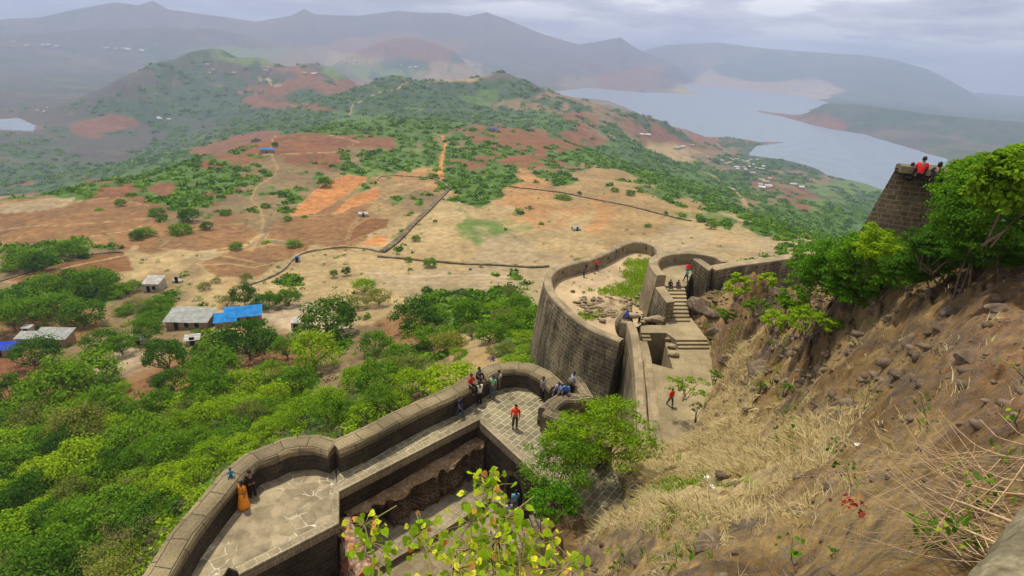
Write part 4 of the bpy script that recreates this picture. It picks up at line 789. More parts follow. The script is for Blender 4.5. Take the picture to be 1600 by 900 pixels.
def make_tree(name, seed, leaf, nclump=70, per=42, rz=.7, lsize=.085, trunk=.75, shape='dia', csize=.3, hollow=.45, tr=.055):
    rg = np.random.default_rng(seed); P, Nn, C = crown_pts(rg, nclump, per, 1, rz, csize, hollow); P[:, 2] += trunk+rz*.35; C[:, 2] += trunk+rz*.35
    V, F = leaves(P, Nn, lsize, rg, shape); root = bpy.data.objects.new(name, None); root.empty_display_size = .3; COL.objects.link(root)
    mesh_np('crown', V, F, leaf, root)
    paths = [bent((0, 0, -.25), (rg.normal()*.06, rg.normal()*.06, trunk*.75), rg, .05)]; rads = [(tr, tr*.7)]; top = paths[0][-1]
    for k in rg.choice(len(C), min(9, len(C)), replace=False): paths.append(bent(top, C[k], rg, .15)); rads.append((tr*.5, tr*.12))
    V, F = tubes(paths, rads); mesh_np('trunk', V, F, M['bark'], root, True); return root
def copy_tree(src):
    c = src.copy(); COL.objects.link(c)
    for ch in src.children: d = ch.copy(); COL.objects.link(d); d.parent = c; d.matrix_parent_inverse = Matrix.Identity(4)
    return c
PROTO = {}
for k, leaf, kw in [('D', 'leafD', {}), ('d', 'leafD', dict(rz=.85, nclump=85)), ('M', 'leafM', {}), ('m', 'leafM', dict(rz=.6, hollow=.3)), ('B', 'leafB', dict(rz=.6)), ('b', 'leafB', dict(rz=.75, nclump=60)), ('O', 'leafO', dict(hollow=.3, per=34, lsize=.07)), ('X', 'leafGrey', dict(nclump=45, per=16, lsize=.05, trunk=.3))]:
    PROTO[k] = [make_tree('broadleaf_tree' if k != 'X' else 'dry_shrub', ord(k)*7+j, M[leaf], **kw) for j in range(2)]
used = set(); rT = random.Random(42); TREES = []
NAMES = {'D': 'dark green', 'd': 'tall dark green', 'M': 'mid green', 'm': 'spreading mid green', 'B': 'bright green', 'b': 'yellowish green', 'O': 'greyish olive', 'X': 'bare grey brown'}
def region(x, y):
    v = 'at the top of' if y < 640 else 'high in' if y < 700 else 'midway down' if y < 770 else 'low in'
    if y > 600: return ('%s the wood ' % v)+('at the left edge' if x < 60 else 'well left of the parapet' if x < 140 else 'left of the curved parapet' if x < 230 else 'just outside the curved parapet' if x < 330 else 'above the curved parapet' if x < 440 else 'above the parapet kink' if x < 560 else 'beside the straight parapet')
    if x > 540: return ('above' if y < 540 else 'in')+' the brush '+('left of the round bastion, farther side' if x < 640 else 'left of the round bastion' if x < 720 else 'close to the round bastion')
    if y > 720: return 'on the slope below the left curve of the parapet'
    if y > 600: return 'in the dense wood left of the terrace walk' if x > 230 else 'in the dense wood at the left edge'
    if x < 180: return 'around the left hand sheds'
    if x < 330: return 'beside the grey roofed shed'
    if x < 470: return 'beside the blue roofed house'
    return 'on the slope between the fields and the terrace'
def put(kind, loc, sc, label, group, name=None, rz=None):
    pr = PROTO[kind][rT.random() < .5]
    o = pr if pr not in used else copy_tree(pr); o.name = name or ('dry_shrub' if kind == 'X' else 'broadleaf_tree'); used.add(pr); o.location = loc; s = sc
    o.scale = (s*rT.uniform(.9, 1.1), s*rT.uniform(.9, 1.1), s*rT.uniform(.75, 1.3)); o.rotation_euler = (0, 0, rT.uniform(0, 6.3) if rz is None else rz)
    tag(o, label, 'shrub' if kind == 'X' else 'tree', group)
    return o
IND = [(133,483,78,'D'),(61,547,72,'D'),(55,478,72,'M'),(25,497,70,'M'),(161,525,62,'D'),(233,520,50,'M'),(262,562,66,'D'),(268,600,50,'D'),(347,532,70,'M'),(389,533,92,'D'),(383,465,44,'D'),(417,468,50,'D'),(452,466,40,'M'),(233,488,34,'d'),(250,474,45,'M'),
(140,572,100,'M'),(105,608,110,'m'),(165,600,50,'D'),(194,604,28,'b'),(17,622,66,'D'),(339,572,84,'M'),(517,494,98,'D'),(411,525,56,'D'),(569,446,38,'B'),(592,464,44,'O'),(541,426,15,'d'),(522,429,15,'M'),(672,410,25,'M'),(667,455,17,'D'),(721,455,22,'D'),(647,492,78,'D'),
(680,490,50,'M'),(730,491,50,'M'),(750,478,36,'m'),(797,458,28,'O'),(586,536,62,'M'),(622,544,48,'m'),(717,549,34,'B'),(492,552,86,'B'),(450,548,50,'M'),(422,578,62,'M'),(672,522,70,'m'),(700,532,60,'O'),(705,582,92,'B'),(594,596,80,'M'),(650,565,70,'O'),(770,480,26,'B'),(812,490,36,'m'),(785,500,40,'O'),
(560,590,60,'B'),(530,600,40,'X'),(500,585,44,'X'),(590,560,46,'X'),(545,565,40,'X'),(640,600,60,'B'),(620,620,50,'B'),(792,540,34,'O'),(820,545,30,'B'),(760,600,0,'B'),(90,470,60,'M'),(20,460,50,'D'),(110,440,50,'D'),(150,445,60,'M'),(180,448,50,'m'),(205,445,36,'M'),(75,450,50,'m'),(190,540,50,'m'),(300,555,40,'D'),(355,470,30,'O'),(320,445,26,'O'),(385,435,22,'O'),(270,487,30,'M'),(213,470,36,'O'),
(235,500,44,'M'),(195,480,36,'m'),(480,520,36,'M'),(560,470,40,'O'),(612,575,60,'O'),(470,600,60,'M'),(510,620,60,'B'),(380,600,70,'B'),(330,610,80,'m'),(430,620,60,'b'),(300,620,70,'B'),(250,630,60,'m'),
(40,402,62,'M'),(112,388,50,'M'),(65,410,44,'D'),(226,360,32,'M'),(214,368,22,'D'),(297,336,36,'D'),(283,352,40,'M'),(247,330,26,'M'),(415,319,18,'M'),(441,303,15,'D'),(401,217,15,'D'),(430,226,12,'D'),(508,284,28,'M'),(450,340,15,'M'),(476,336,12,'M'),(353,330,20,'M'),(370,383,24,'M'),(416,375,14,'B'),(460,378,26,'M'),(338,436,20,'O'),(324,352,22,'D'),(205,300,18,'M'),(155,325,13,'B'),(190,316,20,'M'),(880,302,30,'M'),(905,301,8,'D'),(650,372,16,'M'),(790,358,6,'D'),(846,348,10,'M'),(1012,352,12,'M'),(1110,352,18,'M'),(1095,342,16,'D'),(1160,336,20,'M'),(680,344,8,'D'),(638,405,14,'M'),(752,415,10,'O'),(700,458,10,'M'),(805,412,12,'O'),(960,295,16,'M'),(985,300,18,'m'),(1000,296,14,'M'),(735,420,6,'D'),(800,562,52,'B'),(765,518,56,'m'),(828,580,40,'m'),(792,506,46,'M'),(738,516,44,'O'),(822,520,46,'B'),(775,545,36,'O'),(835,600,36,'M'),(810,470,40,'M')]
for x, y, wpx, k in IND:
    if wpx == 0: continue
    h = hit(x, y+wpx*.30)
    if h is None: continue
    dep = float(np.array(h)@fw); r = wpx*dep/FPX/2*1.05
    far_ = y < 425
    small = wpx < 20
    lab = (('little ' if wpx < 12 else 'small ' if wpx < 24 else 'big ' if wpx > 75 else '')+NAMES[k]+' '+('bush' if small else 'tree')+' '+((('on the bare left half of the dry plateau' if x < 700 else 'on the bare right half of the dry plateau') if x > 470 and y > 320 else 'by the orange fields' if x > 470 else 'along the upper edge of the brown fields' if y < 300 else 'among the middle brown fields' if x > 260 else 'among the leftmost brown fields') if far_ else region(x, y)))
    put(k, h-Vector((0, 0, (.75 if far_ else .45)*r)), r, lab, ('scattered trees on the plateau' if far_ else 'trees below the fort'), ('bush' if small and k != 'X' else None)); TREES.append((x, y, wpx, h))
# the dense wood on the slope
placed = [(x, y, w_*.5) for x, y, w_, k in IND if y > 540]
WOOD = [(-60,640),(60,625),(150,640),(240,612),(420,600),(500,615),(560,640),(640,615),(700,590),(735,590),(640,640),(540,678),(480,675),(420,690),(330,765),(240,880),(200,960),(-60,960)]
nw = 0
for tr in range(9000):
    x = rT.uniform(-60, 740); y = rT.uniform(590, 950)
    if not inpoly(np.array([x]), np.array([y]), WOOD)[0]: continue
    wp = rT.uniform(52, 100)*(.68+.5*(y-590)/300)
    if any(math.hypot(x-a, (y-b)*1.35) < (wp*.5+c)*.53 for a, b, c in placed): continue
    if dseg(np.array([x]), np.array([y]), [(205,935),(262,820),(363,725),(464,678),(522,688),(655,625),(740,585)])[0] < wp*.35: continue
    h = hit(x, y+wp*.28)
    if h is None: continue
    dep = float(np.array(h)@fw); r = wp*dep/FPX/2*1.12
    if x > 560: k = rT.choice('BBMb')
    elif y > 780 and x > 150: k = rT.choice('OObMmDX')
    elif y < 700: k = rT.choice('BBbMmMO')
    else: k = rT.choice('DdMMMmBbBO')
    put(k, h-Vector((0, 0, .3*r)), r, ('small ' if wp < 48 else 'large ' if wp > 68 else '')+NAMES[k]+' tree '+region(x, y), 'trees below the fort'); placed.append((x, y, wp*.5)); nw += 1
    if nw > 205: break
print('WOOD', nw)
for k, l in PROTO.items():
    for p in l:
        if p not in used:
            for c in list(p.children): bpy.data.objects.remove(c)
            bpy.data.objects.remove(p)
# yellow leaved bushes
for (x, y, wpx, lab) in [(453,606,26,'small bright yellow bush among grey brush above the terrace')]:
    h = hit(x, y+6); o = make_tree('yellow_bush', 99, M['leafY'], 24, 30, .6, .12, .1); o.location = h; o.scale = (1.5,)*3; tag(o, lab, 'bush')
# scrub: far too many to count, one object
rg = np.random.default_rng(8)
vis = (TVEG.ravel() > .35) & (RR.ravel() > 75) & (RR.ravel() < 2600); cand = np.nonzero(vis)[0]
def sproutmesh(X, Y, Z, sz, rg, nl=22, lf=.62):
    n = len(X); q = rnd_dirs(rg, n*nl); q[:, 2] = np.abs(q[:, 2]); C = np.repeat(np.stack([X, Y, Z], -1), nl, 0); s = np.repeat(sz, nl)
    P = C+q*(s*rg.uniform(.45, 1, n*nl))[:, None]*np.array((1, 1, .8)); Nn = q+rnd_dirs(rg, n*nl)*.6; Nn /= np.linalg.norm(Nn, axis=1)[:, None]
    return leaves(P, Nn, s*lf, rg)
pick = rg.choice(cand, min(15000, len(cand)), replace=False); X = TX.ravel()[pick]; Y = TY.ravel()[pick]; r_ = np.hypot(X, Y); X = X+rg.normal(size=len(X))*r_*.004; Y = Y+rg.normal(size=len(X))*r_*.004
okw = ground(X, Y) > -298.8; X = X[okw]; Y = Y[okw]; r_ = r_[okw]; sz = rg.uniform(.7, 1.5, len(X))*(.9+r_/260); Z = ground(X, Y)-sz*.15
for nm, mk_, m in (('scrub', rg.random(len(X)) < .6, 'leafM'), ('low_scrub', None, 'leafD')):
    sel = mk_ if mk_ is not None else ~last_; last_ = sel
    V, F = sproutmesh(X[sel], Y[sel], Z[sel], sz[sel], rg); tag(mesh_np(nm, V, F, M[m]), kind='stuff')
# sparse bushes over the bare plateau and shrubby undergrowth on the slope
cand = np.nonzero((RR.ravel() > 120) & (RR.ravel() < 900) & (TVEG.ravel() < .2))[0]; pick = rg.choice(cand, 1100, replace=False); X = TX.ravel()[pick]; Y = TY.ravel()[pick]
hx2, hy2 = proj(np.stack([X, Y, ground(X, Y)], -1)); okk = np.ones(len(X), bool)
for poly, c in FIELDS: okk &= ~inpoly(hx2, hy2, poly)
okk &= ~((hx2 > 600) & (hy2 > 320) & (rg.random(len(X)) < .8)); X = X[okk]; Y = Y[okk]; sz = rg.uniform(.3, 1.1, len(X))
V, F = sproutmesh(X, Y, ground(X, Y), sz, rg, 14); tag(mesh_np('sparse_bushes', V, F, M['leafM']), kind='stuff')
uX = []; uY = []
for tr in range(2600):
    x = rT.uniform(0, 860); y = rT.uniform(450, 900)
    if y < 600 and rT.random() < .55: continue
    h = hit(x, y)
    if h is None or TVEG[np.searchsorted(lr, math.log(math.hypot(h.x, h.y))), min(NA-1, int((math.atan2(h.x, h.y)-azs[0])/(azs[1]-azs[0])))] < .1 and rT.random() < .75: continue
    uX.append(h.x); uY.append(h.y)
uX = np.array(uX); uY = np.array(uY); s_ = rg.uniform(.5, 1.6, len(uX)); sel = rg.random(len(uX)) < .35
for nm, q_, m in (('undergrowth', ~sel, 'leafB'), ('dry_undergrowth', sel, 'leafGrey')):
    V, F = sproutmesh(uX[q_], uY[q_], ground(uX[q_], uY[q_]), s_[q_], rg, 130 if m == 'leafB' else 80, .22); V = V
    tag(mesh_np(nm, V, F, M[m]), kind='stuff')
# ---- bushes on and beside the near hillside
def bush(name, x, y, dep_r, wpx, hpx, leaf, label, seed, nclump=90, per=90, leafm=.09, shape='oval', cat='bush', stems=10, csize=.26, hollow=.35, down=.8, droop=None, near=.95):
    """crown centred on a photo point at horizontal distance dep_r; stems reach down to the slope"""
    hq = hhit(x, y+hpx*.35)
    if hq is not None: dep_r = min(dep_r, math.hypot(hq.x, hq.y)*near)
    c = atr(x, y, dep_r); d = float(np.array(c)@fw); rx = wpx*d/FPX/2; rz = hpx*d/FPX/2/.85
    rg = np.random.default_rng(seed); P, Nn, C = crown_pts(rg, nclump, per, rx, rz, csize*1.0, hollow, low=-.7)
    # clumps keep their metric size
    P, Nn, C = crown_pts(rg, nclump, per, 1, 1, csize, hollow, low=-.7); P = P*np.array((rx, rx*.85, rz)); C = C*np.array((rx, rx*.85, rz))
    g = float(hg(c.x, c.y)[0]); base = Vector((c.x, c.y, g if g > c.z-rz*2.5 and g < c.z+rz else c.z-rz*1.1))
    root = empty(name, tuple(base), label, cat); off = np.array(c-base)
    V, F = leaves(P+off, Nn, leafm, rg, shape, droop); mesh_np('crown', V, F, M[leaf], root)
    paths = [bent((rg.normal()*.1*rx, rg.normal()*.1*rx, -.3), C[k]+off, rg, .12) for k in rg.choice(len(C), min(stems, len(C)), replace=False)]
    V, F = tubes(paths, [(.035*max(1, rx*.5), .008)]*len(paths)); mesh_np('stems', V, F, M['bark'], root, True); return root
bush('bush', 1305, 428, 29, 125, 105, 'leafR', 'rounded dark green bush on the crest of the dirt slope', 1, 130, 130, .11)
for k, (x, y, w_, h_, lf, l_) in enumerate([(1340,452,110,60,'leafR','low green bush spreading along the dirt crest right of the rounded one'),(1400,428,110,60,'leafR','green bush on the dirt crest below the pale feathery one'),(1390,395,90,60,'leafM','mid green bush behind the crest below the hilltop bastion'),(1455,400,110,70,'leafD','dark bush on the crest right of the pale feathery one'),(1520,385,130,70,'leafD','dark shaded bush on the crest under the right hand bushes'),(1590,375,100,80,'leafD','dark shaded bush touching the right edge of the picture'),(1512,350,90,90,'leafM','bush in front of the right half of the hilltop bastion'),(1560,300,130,110,'leafM','broad green bush above the shaded ones at the right edge'),(1590,255,80,60,'leafB','light green branch tips highest at the right edge'),(1530,265,90,50,'leafM','upper green branches just right of the people on the hilltop bastion'),(1522,330,90,80,'leafR','green bush right below the hilltop bastion people')]):
    bush('bush', x, y, 30, w_, h_, lf, l_, 500+k, 90, 110, .085, near=1.0)
bush('bush', 1240, 470, 30, 60, 60, 'leafM', 'green bush among rocks left of the rounded dark bush', 2, 40, 70, .12)
bush('bush', 1215, 500, 34, 60, 30, 'leafB', 'low bright green bush below the long wall', 3, 30, 60, .12)
bush('bush', 1155, 446, 52, 44, 34, 'leafB', 'bright yellow green bush against the foot of the long wall', 4, 34, 60, .17)
bush('bush', 1200, 437, 50, 36, 24, 'leafB', 'smaller bright bush right of the yellow green one at the long wall', 5, 26, 50, .16)
bush('bush', 1182, 478, 46, 46, 22, 'leafM', 'low green bush on the earth below the long wall', 6, 26, 50, .14)
bush('bush', 1140, 492, 48, 34, 16, 'leafR', 'small dark green bush beside the rocks right of the stairs', 7, 20, 50, .13)
bush('bush', 1250, 408, 42, 50, 34, 'leafR', 'green bush covering the far end of the long wall', 8, 36, 60, .14)
bush('bush', 1262, 500, 27, 90, 34, 'leafB', 'low yellow green bush spreading over the left end of the dirt crest', 9, 40, 60, .10)
bush('bush', 1375, 385, 27, 90, 70, 'leafB', 'pale feathery bush in front of the hilltop bastion', 10, 60, 80, .085, 'dia', hollow=.25)
bush('bush', 1350, 400, 28, 110, 80, 'leafR', 'dark green bush behind the pale feathery one', 11, 80, 90, .10)
for k, (x, y, w_, h_, l_) in enumerate([(1545,392,130,60,'low dark foliage on the crest under the shaded bush'),(1600,380,110,70,'low dark foliage filling the right edge above the dirt slope'),(1480,402,120,50,'low dark foliage on the crest below the hilltop bastion'),(1420,420,90,50,'low foliage on the crest left of the dark foliage')]):
    bush('bush', x, y, 40, w_, h_, 'leafD', l_, 600+k, 90, 90, .07, stems=3, near=.9)
bush('bush', 1484, 362, 25, 80, 70, 'leafR', 'dark green bush hiding the foot of the hilltop bastion', 12, 100, 100, .09)
bush('bush', 1530, 305, 25, 130, 110, 'leafR', 'large dark green bush right of the hilltop bastion', 13, 150, 120, .085, stems=4)
bush('bush', 1545, 345, 22, 170, 130, 'leafD', 'shaded dark bush at the right edge above the dirt slope', 14, 150, 110, .08, stems=3)
bush('bush', 1585, 290, 20, 120, 130, 'leafM', 'lighter large leaved bush at the right edge', 15, 130, 70, .14, 'oval', stems=3)
bush('bush', 1470, 385, 24, 110, 50, 'leafD', 'dark bush under the right hand bushes', 16, 80, 90, .08)
for k, (x, y, w_, l_) in enumerate([(1189,604,18,'small round green tuft left of two on bare earth'),(1229,606,20,'small green tuft right of two on bare earth')]):
    h = hhit(x, y); bush('plant', x, y-2, math.hypot(h.x, h.y)*.99, w_, w_*.7, 'leafR', l_, 30+k, 12, 40, .07, cat='plant', stems=4)
# tree rooted on the slope beside the terrace
bush('hillside_tree', 945, 672, 25.0, 180, 88, 'leafB', 'bright green tree on the slope covering the right end of the terrace', 20, 90, 100, .12, 'oval', 'tree', 14, .2, .15, near=.82)
bush('hillside_tree', 875, 735, 21.8, 140, 110, 'leafM', 'thin leaved green tree beside the court stairs below the bright one', 21, 80, 70, .11, 'dia', 'tree', 16, .22, .2, near=.84)
bush('hillside_tree', 890, 690, 23.2, 120, 60, 'leafB', 'loose yellow green branches hanging over the terrace paving', 26, 60, 70, .12, 'dia', 'tree', 8, .22, .2, near=.84)
bush('hillside_tree', 862, 785, 19.8, 90, 50, 'leafR', 'darker low tree at the foot of the hillside trees', 22, 60, 80, .10, 'dia', 'tree', 8, near=.85)
bush('sapling', 1075, 602, 40, 80, 34, 'leafB', 'sparse pale green sapling beside the man in red on the ramp', 23, 24, 40, .15, 'dia', 'tree', 7, .2, .1)
bush('sapling', 1118, 588, 40, 30, 16, 'leafM', 'small sapling at the edge of the rocks by the ramp', 24, 10, 30, .14, 'dia', 'tree', 4)
bush('sapling', 1090, 640, 34, 26, 26, 'leafO', 'thin olive sapling under the pale green one', 25, 10, 24, .12, 'dia', 'tree', 4)
# ---- dry grass: uncountable, one object
def grass(n, reg, mat, name, hmin, hmax, seed, nb=9, wid=.012):
    rg = np.random.default_rng(seed); B = []; 
    m_ = reg.ravel(); p = m_*(HA*0+1); area = (GR.ravel())**2; pr = m_*area; pr = pr/pr.sum(); c = rg.choice(len(m_), n, p=pr); x = HX.ravel()[c]; y = HY.ravel()[c]; z = HZ.ravel()[c]; g = GR.ravel()[c]
    x = np.repeat(x, nb)+rg.normal(size=n*nb)*.09; y = np.repeat(y, nb)+rg.normal(size=n*nb)*.09; z = hg(x, y); g = np.repeat(g, nb)
    h = rg.uniform(hmin, hmax, n*nb); lean = rg.normal(size=(n*nb, 2))*.55+np.repeat(rg.normal(size=(n, 2))*.35, nb, 0); lean[:, 0] -= .15; a = rg.uniform(0, 6.3, n*nb); w_ = wid*np.clip(g/12, .6, 2.2)
    b0 = np.stack([x, y, z-.02], -1); s = np.stack([np.cos(a), np.sin(a), a*0], -1)*w_[:, None]; mid = b0+np.stack([lean[:, 0]*h*.4, lean[:, 1]*h*.4, h*.65], -1); tip = b0+np.stack([lean[:, 0]*h*1.2, lean[:, 1]*h*1.2, h*.9], -1)
    V = np.stack([b0-s, b0+s, mid+s*.8, tip+s*.1, tip-s*.1, mid-s*.8], 1).reshape(-1, 3); tag(mesh_np(name, V, np.arange(len(V)).reshape(-1, 6), M[mat]), kind='stuff')
vism = (hx_ > 850) & (hx_ < 1640) & (hy_ > 430) & (hy_ < 960) & (GR > 2.5)
dens = np.clip(straw**1.3*1.6*ss(.42, .6, fbm(HX/1.3, HY/1.3, 3, 33))+.004, 0, 1)*vism
grass(15000, dens*ss(5, 9, GR), 'straw', 'dry_grass', .10, .34, 41, 14, .008)
grass(2200, (.25+.75*ss(.5, .7, fbm(HX/2, HY/2, 3, 35)))*vism, 'straw', 'sparse_dry_grass', .04, .13, 42, 8, .006)
gm = np.clip(blob(1060,800,70,60)+blob(1150,500,60,40)+blob(1000,560,20,20)+blob(1210,650,40,40)*.5, 0, 1)*vism*ss(.5, .6, fbm(HX/1.5, HY/1.5, 3, 36))
grass(1500, gm+1e-9, 'leafB', 'green_grass', .12, .3, 43, 8, .012)
# ---- loose stones
def stone_mesh(n, seed, reg, smin, smax, name):
    rg = np.random.default_rng(seed); ico = bmesh.new(); bmesh.ops.create_icosphere(ico, subdivisions=1, radius=1); iv = np.array([v.co[:] for v in ico.verts]); jf = np.array([[v.index for v in f.verts] for f in ico.faces]); ico.free()
    pr = reg.ravel()*GR.ravel()**2; pr /= pr.sum(); c = rg.choice(pr.size, n, p=pr); x = HX.ravel()[c]; y = HY.ravel()[c]; z = HZ.ravel()[c]; s = smin*(smax/smin)**(rg.random(n)**2.2)*np.clip(GR.ravel()[c]/12, .35, 1.6)
    V = iv[None]*(1+rg.uniform(-.38, .38, (n, len(iv), 1))); th = rg.uniform(0, 6.3, n); ax = rg.uniform(.6, 1.4, (n, 1, 3)); V = V*ax*s[:, None, None]; V[..., 2] *= .6
    cx, sx = np.cos(th)[:, None], np.sin(th)[:, None]; V = np.stack([V[..., 0]*cx-V[..., 1]*sx, V[..., 0]*sx+V[..., 1]*cx, V[..., 2]], -1)+np.stack([x, y, z+s*.1], -1)[:, None]
    F = jf[None]+(np.arange(n)*len(iv))[:, None, None]; tag(mesh_np(name, V.reshape(-1, 3), F.reshape(-1, 3), M['rock']), kind='stuff')
stone_mesh(16000, 51, vism*(.12+ss(.48, .62, fbm(HX/2.6, HY/2.6, 3, 37)))*(1-.8*straw), .02, .17, 'loose_stones')
def boulder(x, y, wpx, label, seed, flat_=.6, hh=None):
    h = hh or hhit(x, y)
    if h is None: return
    d = float(np.array(h)@fw); r = wpx*d/FPX/2; bm = bmesh.new(); bmesh.ops.create_icosphere(bm, subdivisions=4, radius=1); rs = random.Random(seed); pl_ = [(Vector((rs.gauss(0, 1), rs.gauss(0, 1), rs.gauss(0, 1))).normalized(), rs.uniform(.55, .85)) for _ in range(11)]
    for v in bm.verts:
        c = v.co.copy()
        for n_, d_ in pl_:
            e = c.dot(n_)-d_
            if e > 0: c -= n_*e
        c *= 1+.16*(float(fbm(c.x*2.5+seed, c.y*2.5+c.z*1.7, 4, seed))-.5); v.co = Vector((c.x*r, c.y*r, c.z*r*flat_))
    bm.transform(Matrix.Rotation(rs.uniform(0, 6), 4, 'Z')); o = obj_bm('boulder', bm, M['rock']); o.location = h-Vector((0, 0, r*flat_*.2)); tag(o, label, 'boulder')
for k, (x, y, w_, l_) in enumerate([(1100,668,36,'dark faceted boulder beside the ramp below the dry grass bank'),(1190,580,60,'long dark rock ledge above the small green tufts'),(1130,575,34,'brown boulder at the lower right edge of the ramp'),(1095,475,44,'large brown boulder right of the long stairs'),
 (1108,488,34,'lower brown boulder beside the stair foot'),(1205,455,34,'dark boulder between bushes below the long wall'),(1245,490,28,'boulder above the low yellow green bush'),(1000,770,44,'dark boulder under the dry grass left of the slope'),(1025,790,34,'brown rock in the grass beside the dark boulder'),(1490,490,44,'grey flat rock on the dirt slope'),(1470,510,30,'grey rock below the flat one on the dirt slope'),(1390,500,22,'small rock on the upper dirt slope'),
 (1110,850,60,'wide low rock near the lower edge of the slope'),(1235,800,26,'dark round stone in the lower slope'),(930,870,50,'grey boulder at the bottom left of the slope'),(1520,560,50,'dark broken rock under the right hand slope'),(1440,600,30,'flat brown stone above the dead stems'),(960,800,40,'brown rock at the left foot of the grass bank'),(1120,520,40,'brown rock face right of the short steps'),(1560,480,36,'brown rock near the right edge below the bushes')]): boulder(x, y, w_, l_, 60+k)
# ------------------------------------------------------------------ foreground sprigs, stems and parapet
def sprig(name, pts, label, seed, leaf, lsize, nleaf, stems=True, group=None, spread=.22, shape='heart', colors=None):
    """leafy shoot: pts = photo x, y, distance along the depth axis, from the root end to the tip"""
    W3 = [Vector(ray(x, y)*d) for x, y, d in pts]; rg = np.random.default_rng(seed); root = empty(name, tuple(W3[0]), label, 'plant', group)
    cl = catmull(W3, .12); A = np.array([tuple(p-W3[0]) for p in cl]); paths = [A]; rads = [(.011, .004)]; P = []; Nn = []
    for k in range(nleaf):
        t = rg.uniform(.12, 1)**.7; i = min(int(t*(len(A)-1)), len(A)-1); base = A[i]; d = rnd_dirs(rg, 1)[0]; d[2] = abs(d[2])*.4; tip = base+d*spread*rg.uniform(.3, 1); paths.append(np.array([base, (base+tip)/2+(0, 0, .01), tip])); rads.append((.003, .0015))
        P.append(tip+np.array((0, 0, -lsize*.25))); n_ = rnd_dirs(rg, 1)[0]*.8+np.array((-.1, -.5, .8)); Nn.append(n_/np.linalg.norm(n_))
    V, F = tubes(paths, rads, 5); mesh_np('stem', V, F, M['twig'] if stems == 'dry' else M['greenstem'], root, True)
    P = np.array(P); Nn = np.array(Nn); pick = rg.random(len(P))
    for nm, m, a, b in (('leaves', leaf[0], 0, .6), ('young_leaves', leaf[1], .6, .94), ('red_leaves', leaf[2], .94, 1.01)):
        q = (pick >= a) & (pick < b)
        if q.sum(): V, F = leaves(P[q], Nn[q], lsize*(1 if nm == 'leaves' else .75), rg, shape, .45); mesh_np(nm, V, F, M[m], root)
    return root
M['greenstem'] = plain('green_stem', (.20, .17, .06), .8, .2, .2)
M['heart1'] = leafmat('heart_leaf_green', (.20, .36, .012), (.38, .56, .02), .45)
M['heart2'] = leafmat('heart_leaf_yellow', (.55, .64, .02), (.75, .76, .05), .45)
M['heart3'] = leafmat('heart_leaf_red', (.50, .16, .04), (.62, .32, .08), .35)
M['redleaf'] = leafmat('dark_red_leaf', (.22, .02, .012), (.36, .04, .02), .3)
hl3 = ('heart1', 'heart2', 'heart3')
SP = [([(600,960,3.3),(590,880,3.5),(570,820,3.6),(620,790,3.7)],'left most heart leaved shoot over the rubble wall',26),
 ([(690,980,3.4),(675,900,3.6),(660,830,3.8),(650,800,3.9)],'heart leaved shoot over the paved court, second from the left',34),
 ([(640,970,3.2),(625,930,3.3),(590,900,3.4)],'low heart leaved shoot at the bottom edge below the paved court',16),
 ([(760,990,3.0),(745,900,3.2),(735,820,3.4),(770,760,3.6),(768,735,3.7)],'tall yellow tipped heart leaved shoot reaching highest at the court corner',52),
 ([(800,990,3.0),(800,910,3.2),(830,860,3.4),(880,830,3.6)],'heart leaved shoot bending right towards the slope',40),
 ([(790,970,3.1),(770,880,3.2),(790,810,3.4),(835,775,3.5)],'heart leaved shoot in front of the court stairs',44),
 ([(740,985,2.9),(715,890,3.1),(712,850,3.3)],'short heart leaved shoot over the lower court',22),
 ([(850,980,3.0),(840,930,3.1),(880,890,3.2),(905,880,3.3)],'heart leaved shoot at the bottom edge right of the others',20)]
for k, (p, l, n) in enumerate(SP): sprig('leafy_shoot', p, l, 200+k, hl3, .058, int(n*2.5), spread=.2, group='heart leaved shoots along the bottom edge')
hl4 = ('leafR', 'leafB', 'heart3')
for k, (x, y, dx, dy, n, s, l) in enumerate([(965,905,8,-60,16,.10,'upright dark green seedling at the bottom edge of the slope'),(1055,885,4,-22,12,.10,'small spiky green plant at the bottom edge'),(1236,875,2,-35,10,.10,'green seedling with big leaves left of two at the bottom edge'),(1298,868,14,-10,8,.09,'green seedling with spread leaves right of two at the bottom edge'),
 (1350,640,10,-45,22,.07,'thin light green plant with a pale stem on bare earth'),(1450,665,-12,-45,26,.07,'taller light green plant above the dead stems'),(1335,630,-4,-20,12,.06,'tiny green plant on bare earth beside the thin light one'),(1240,688,-6,-18,16,.08,'low green and red plant in the dry grass'),(1295,712,20,-22,20,.08,'red tipped green plant right of the dry grass'),(1330,760,-10,-40,18,.09,'bright green shoot beside the dead stems'),
 (1540,855,-60,-40,34,.10,'broad leaved green plant beside the near parapet'),(1520,800,40,-50,40,.08,'leafy green clump under the dead stems at the right'),(1440,860,40,-30,24,.09,'green leaves under the thick dead stem'),(1480,740,30,-14,24,.07,'low green leaves between the dead stems'),(1585,660,10,-20,14,.08,'dark green leaves at the right edge'),(1560,720,30,-20,20,.07,'green leaves at the right edge above the stems'),(1470,830,-40,-14,20,.09,'green leaves low beside the near parapet'),(1600,590,-20,-20,14,.06,'small green plant on the rocky slope at the right edge'),(1230,720,14,-10,10,.06,'small green sprig in the dry grass')]):
    h = hhit(x, y)
    if h is None: continue
    d = float(np.array(h)@fw); sprig('plant', [(x, y, d*1.0), (x+dx*.5, y+dy*.5, d*.96), (x+dx, y+dy, d*.93)], l, 300+k, hl4, s*(.75+.25*d/6), n, spread=.12+.02*d, shape='oval')
h = hhit(1330, 800); d = float(np.array(h)@fw)
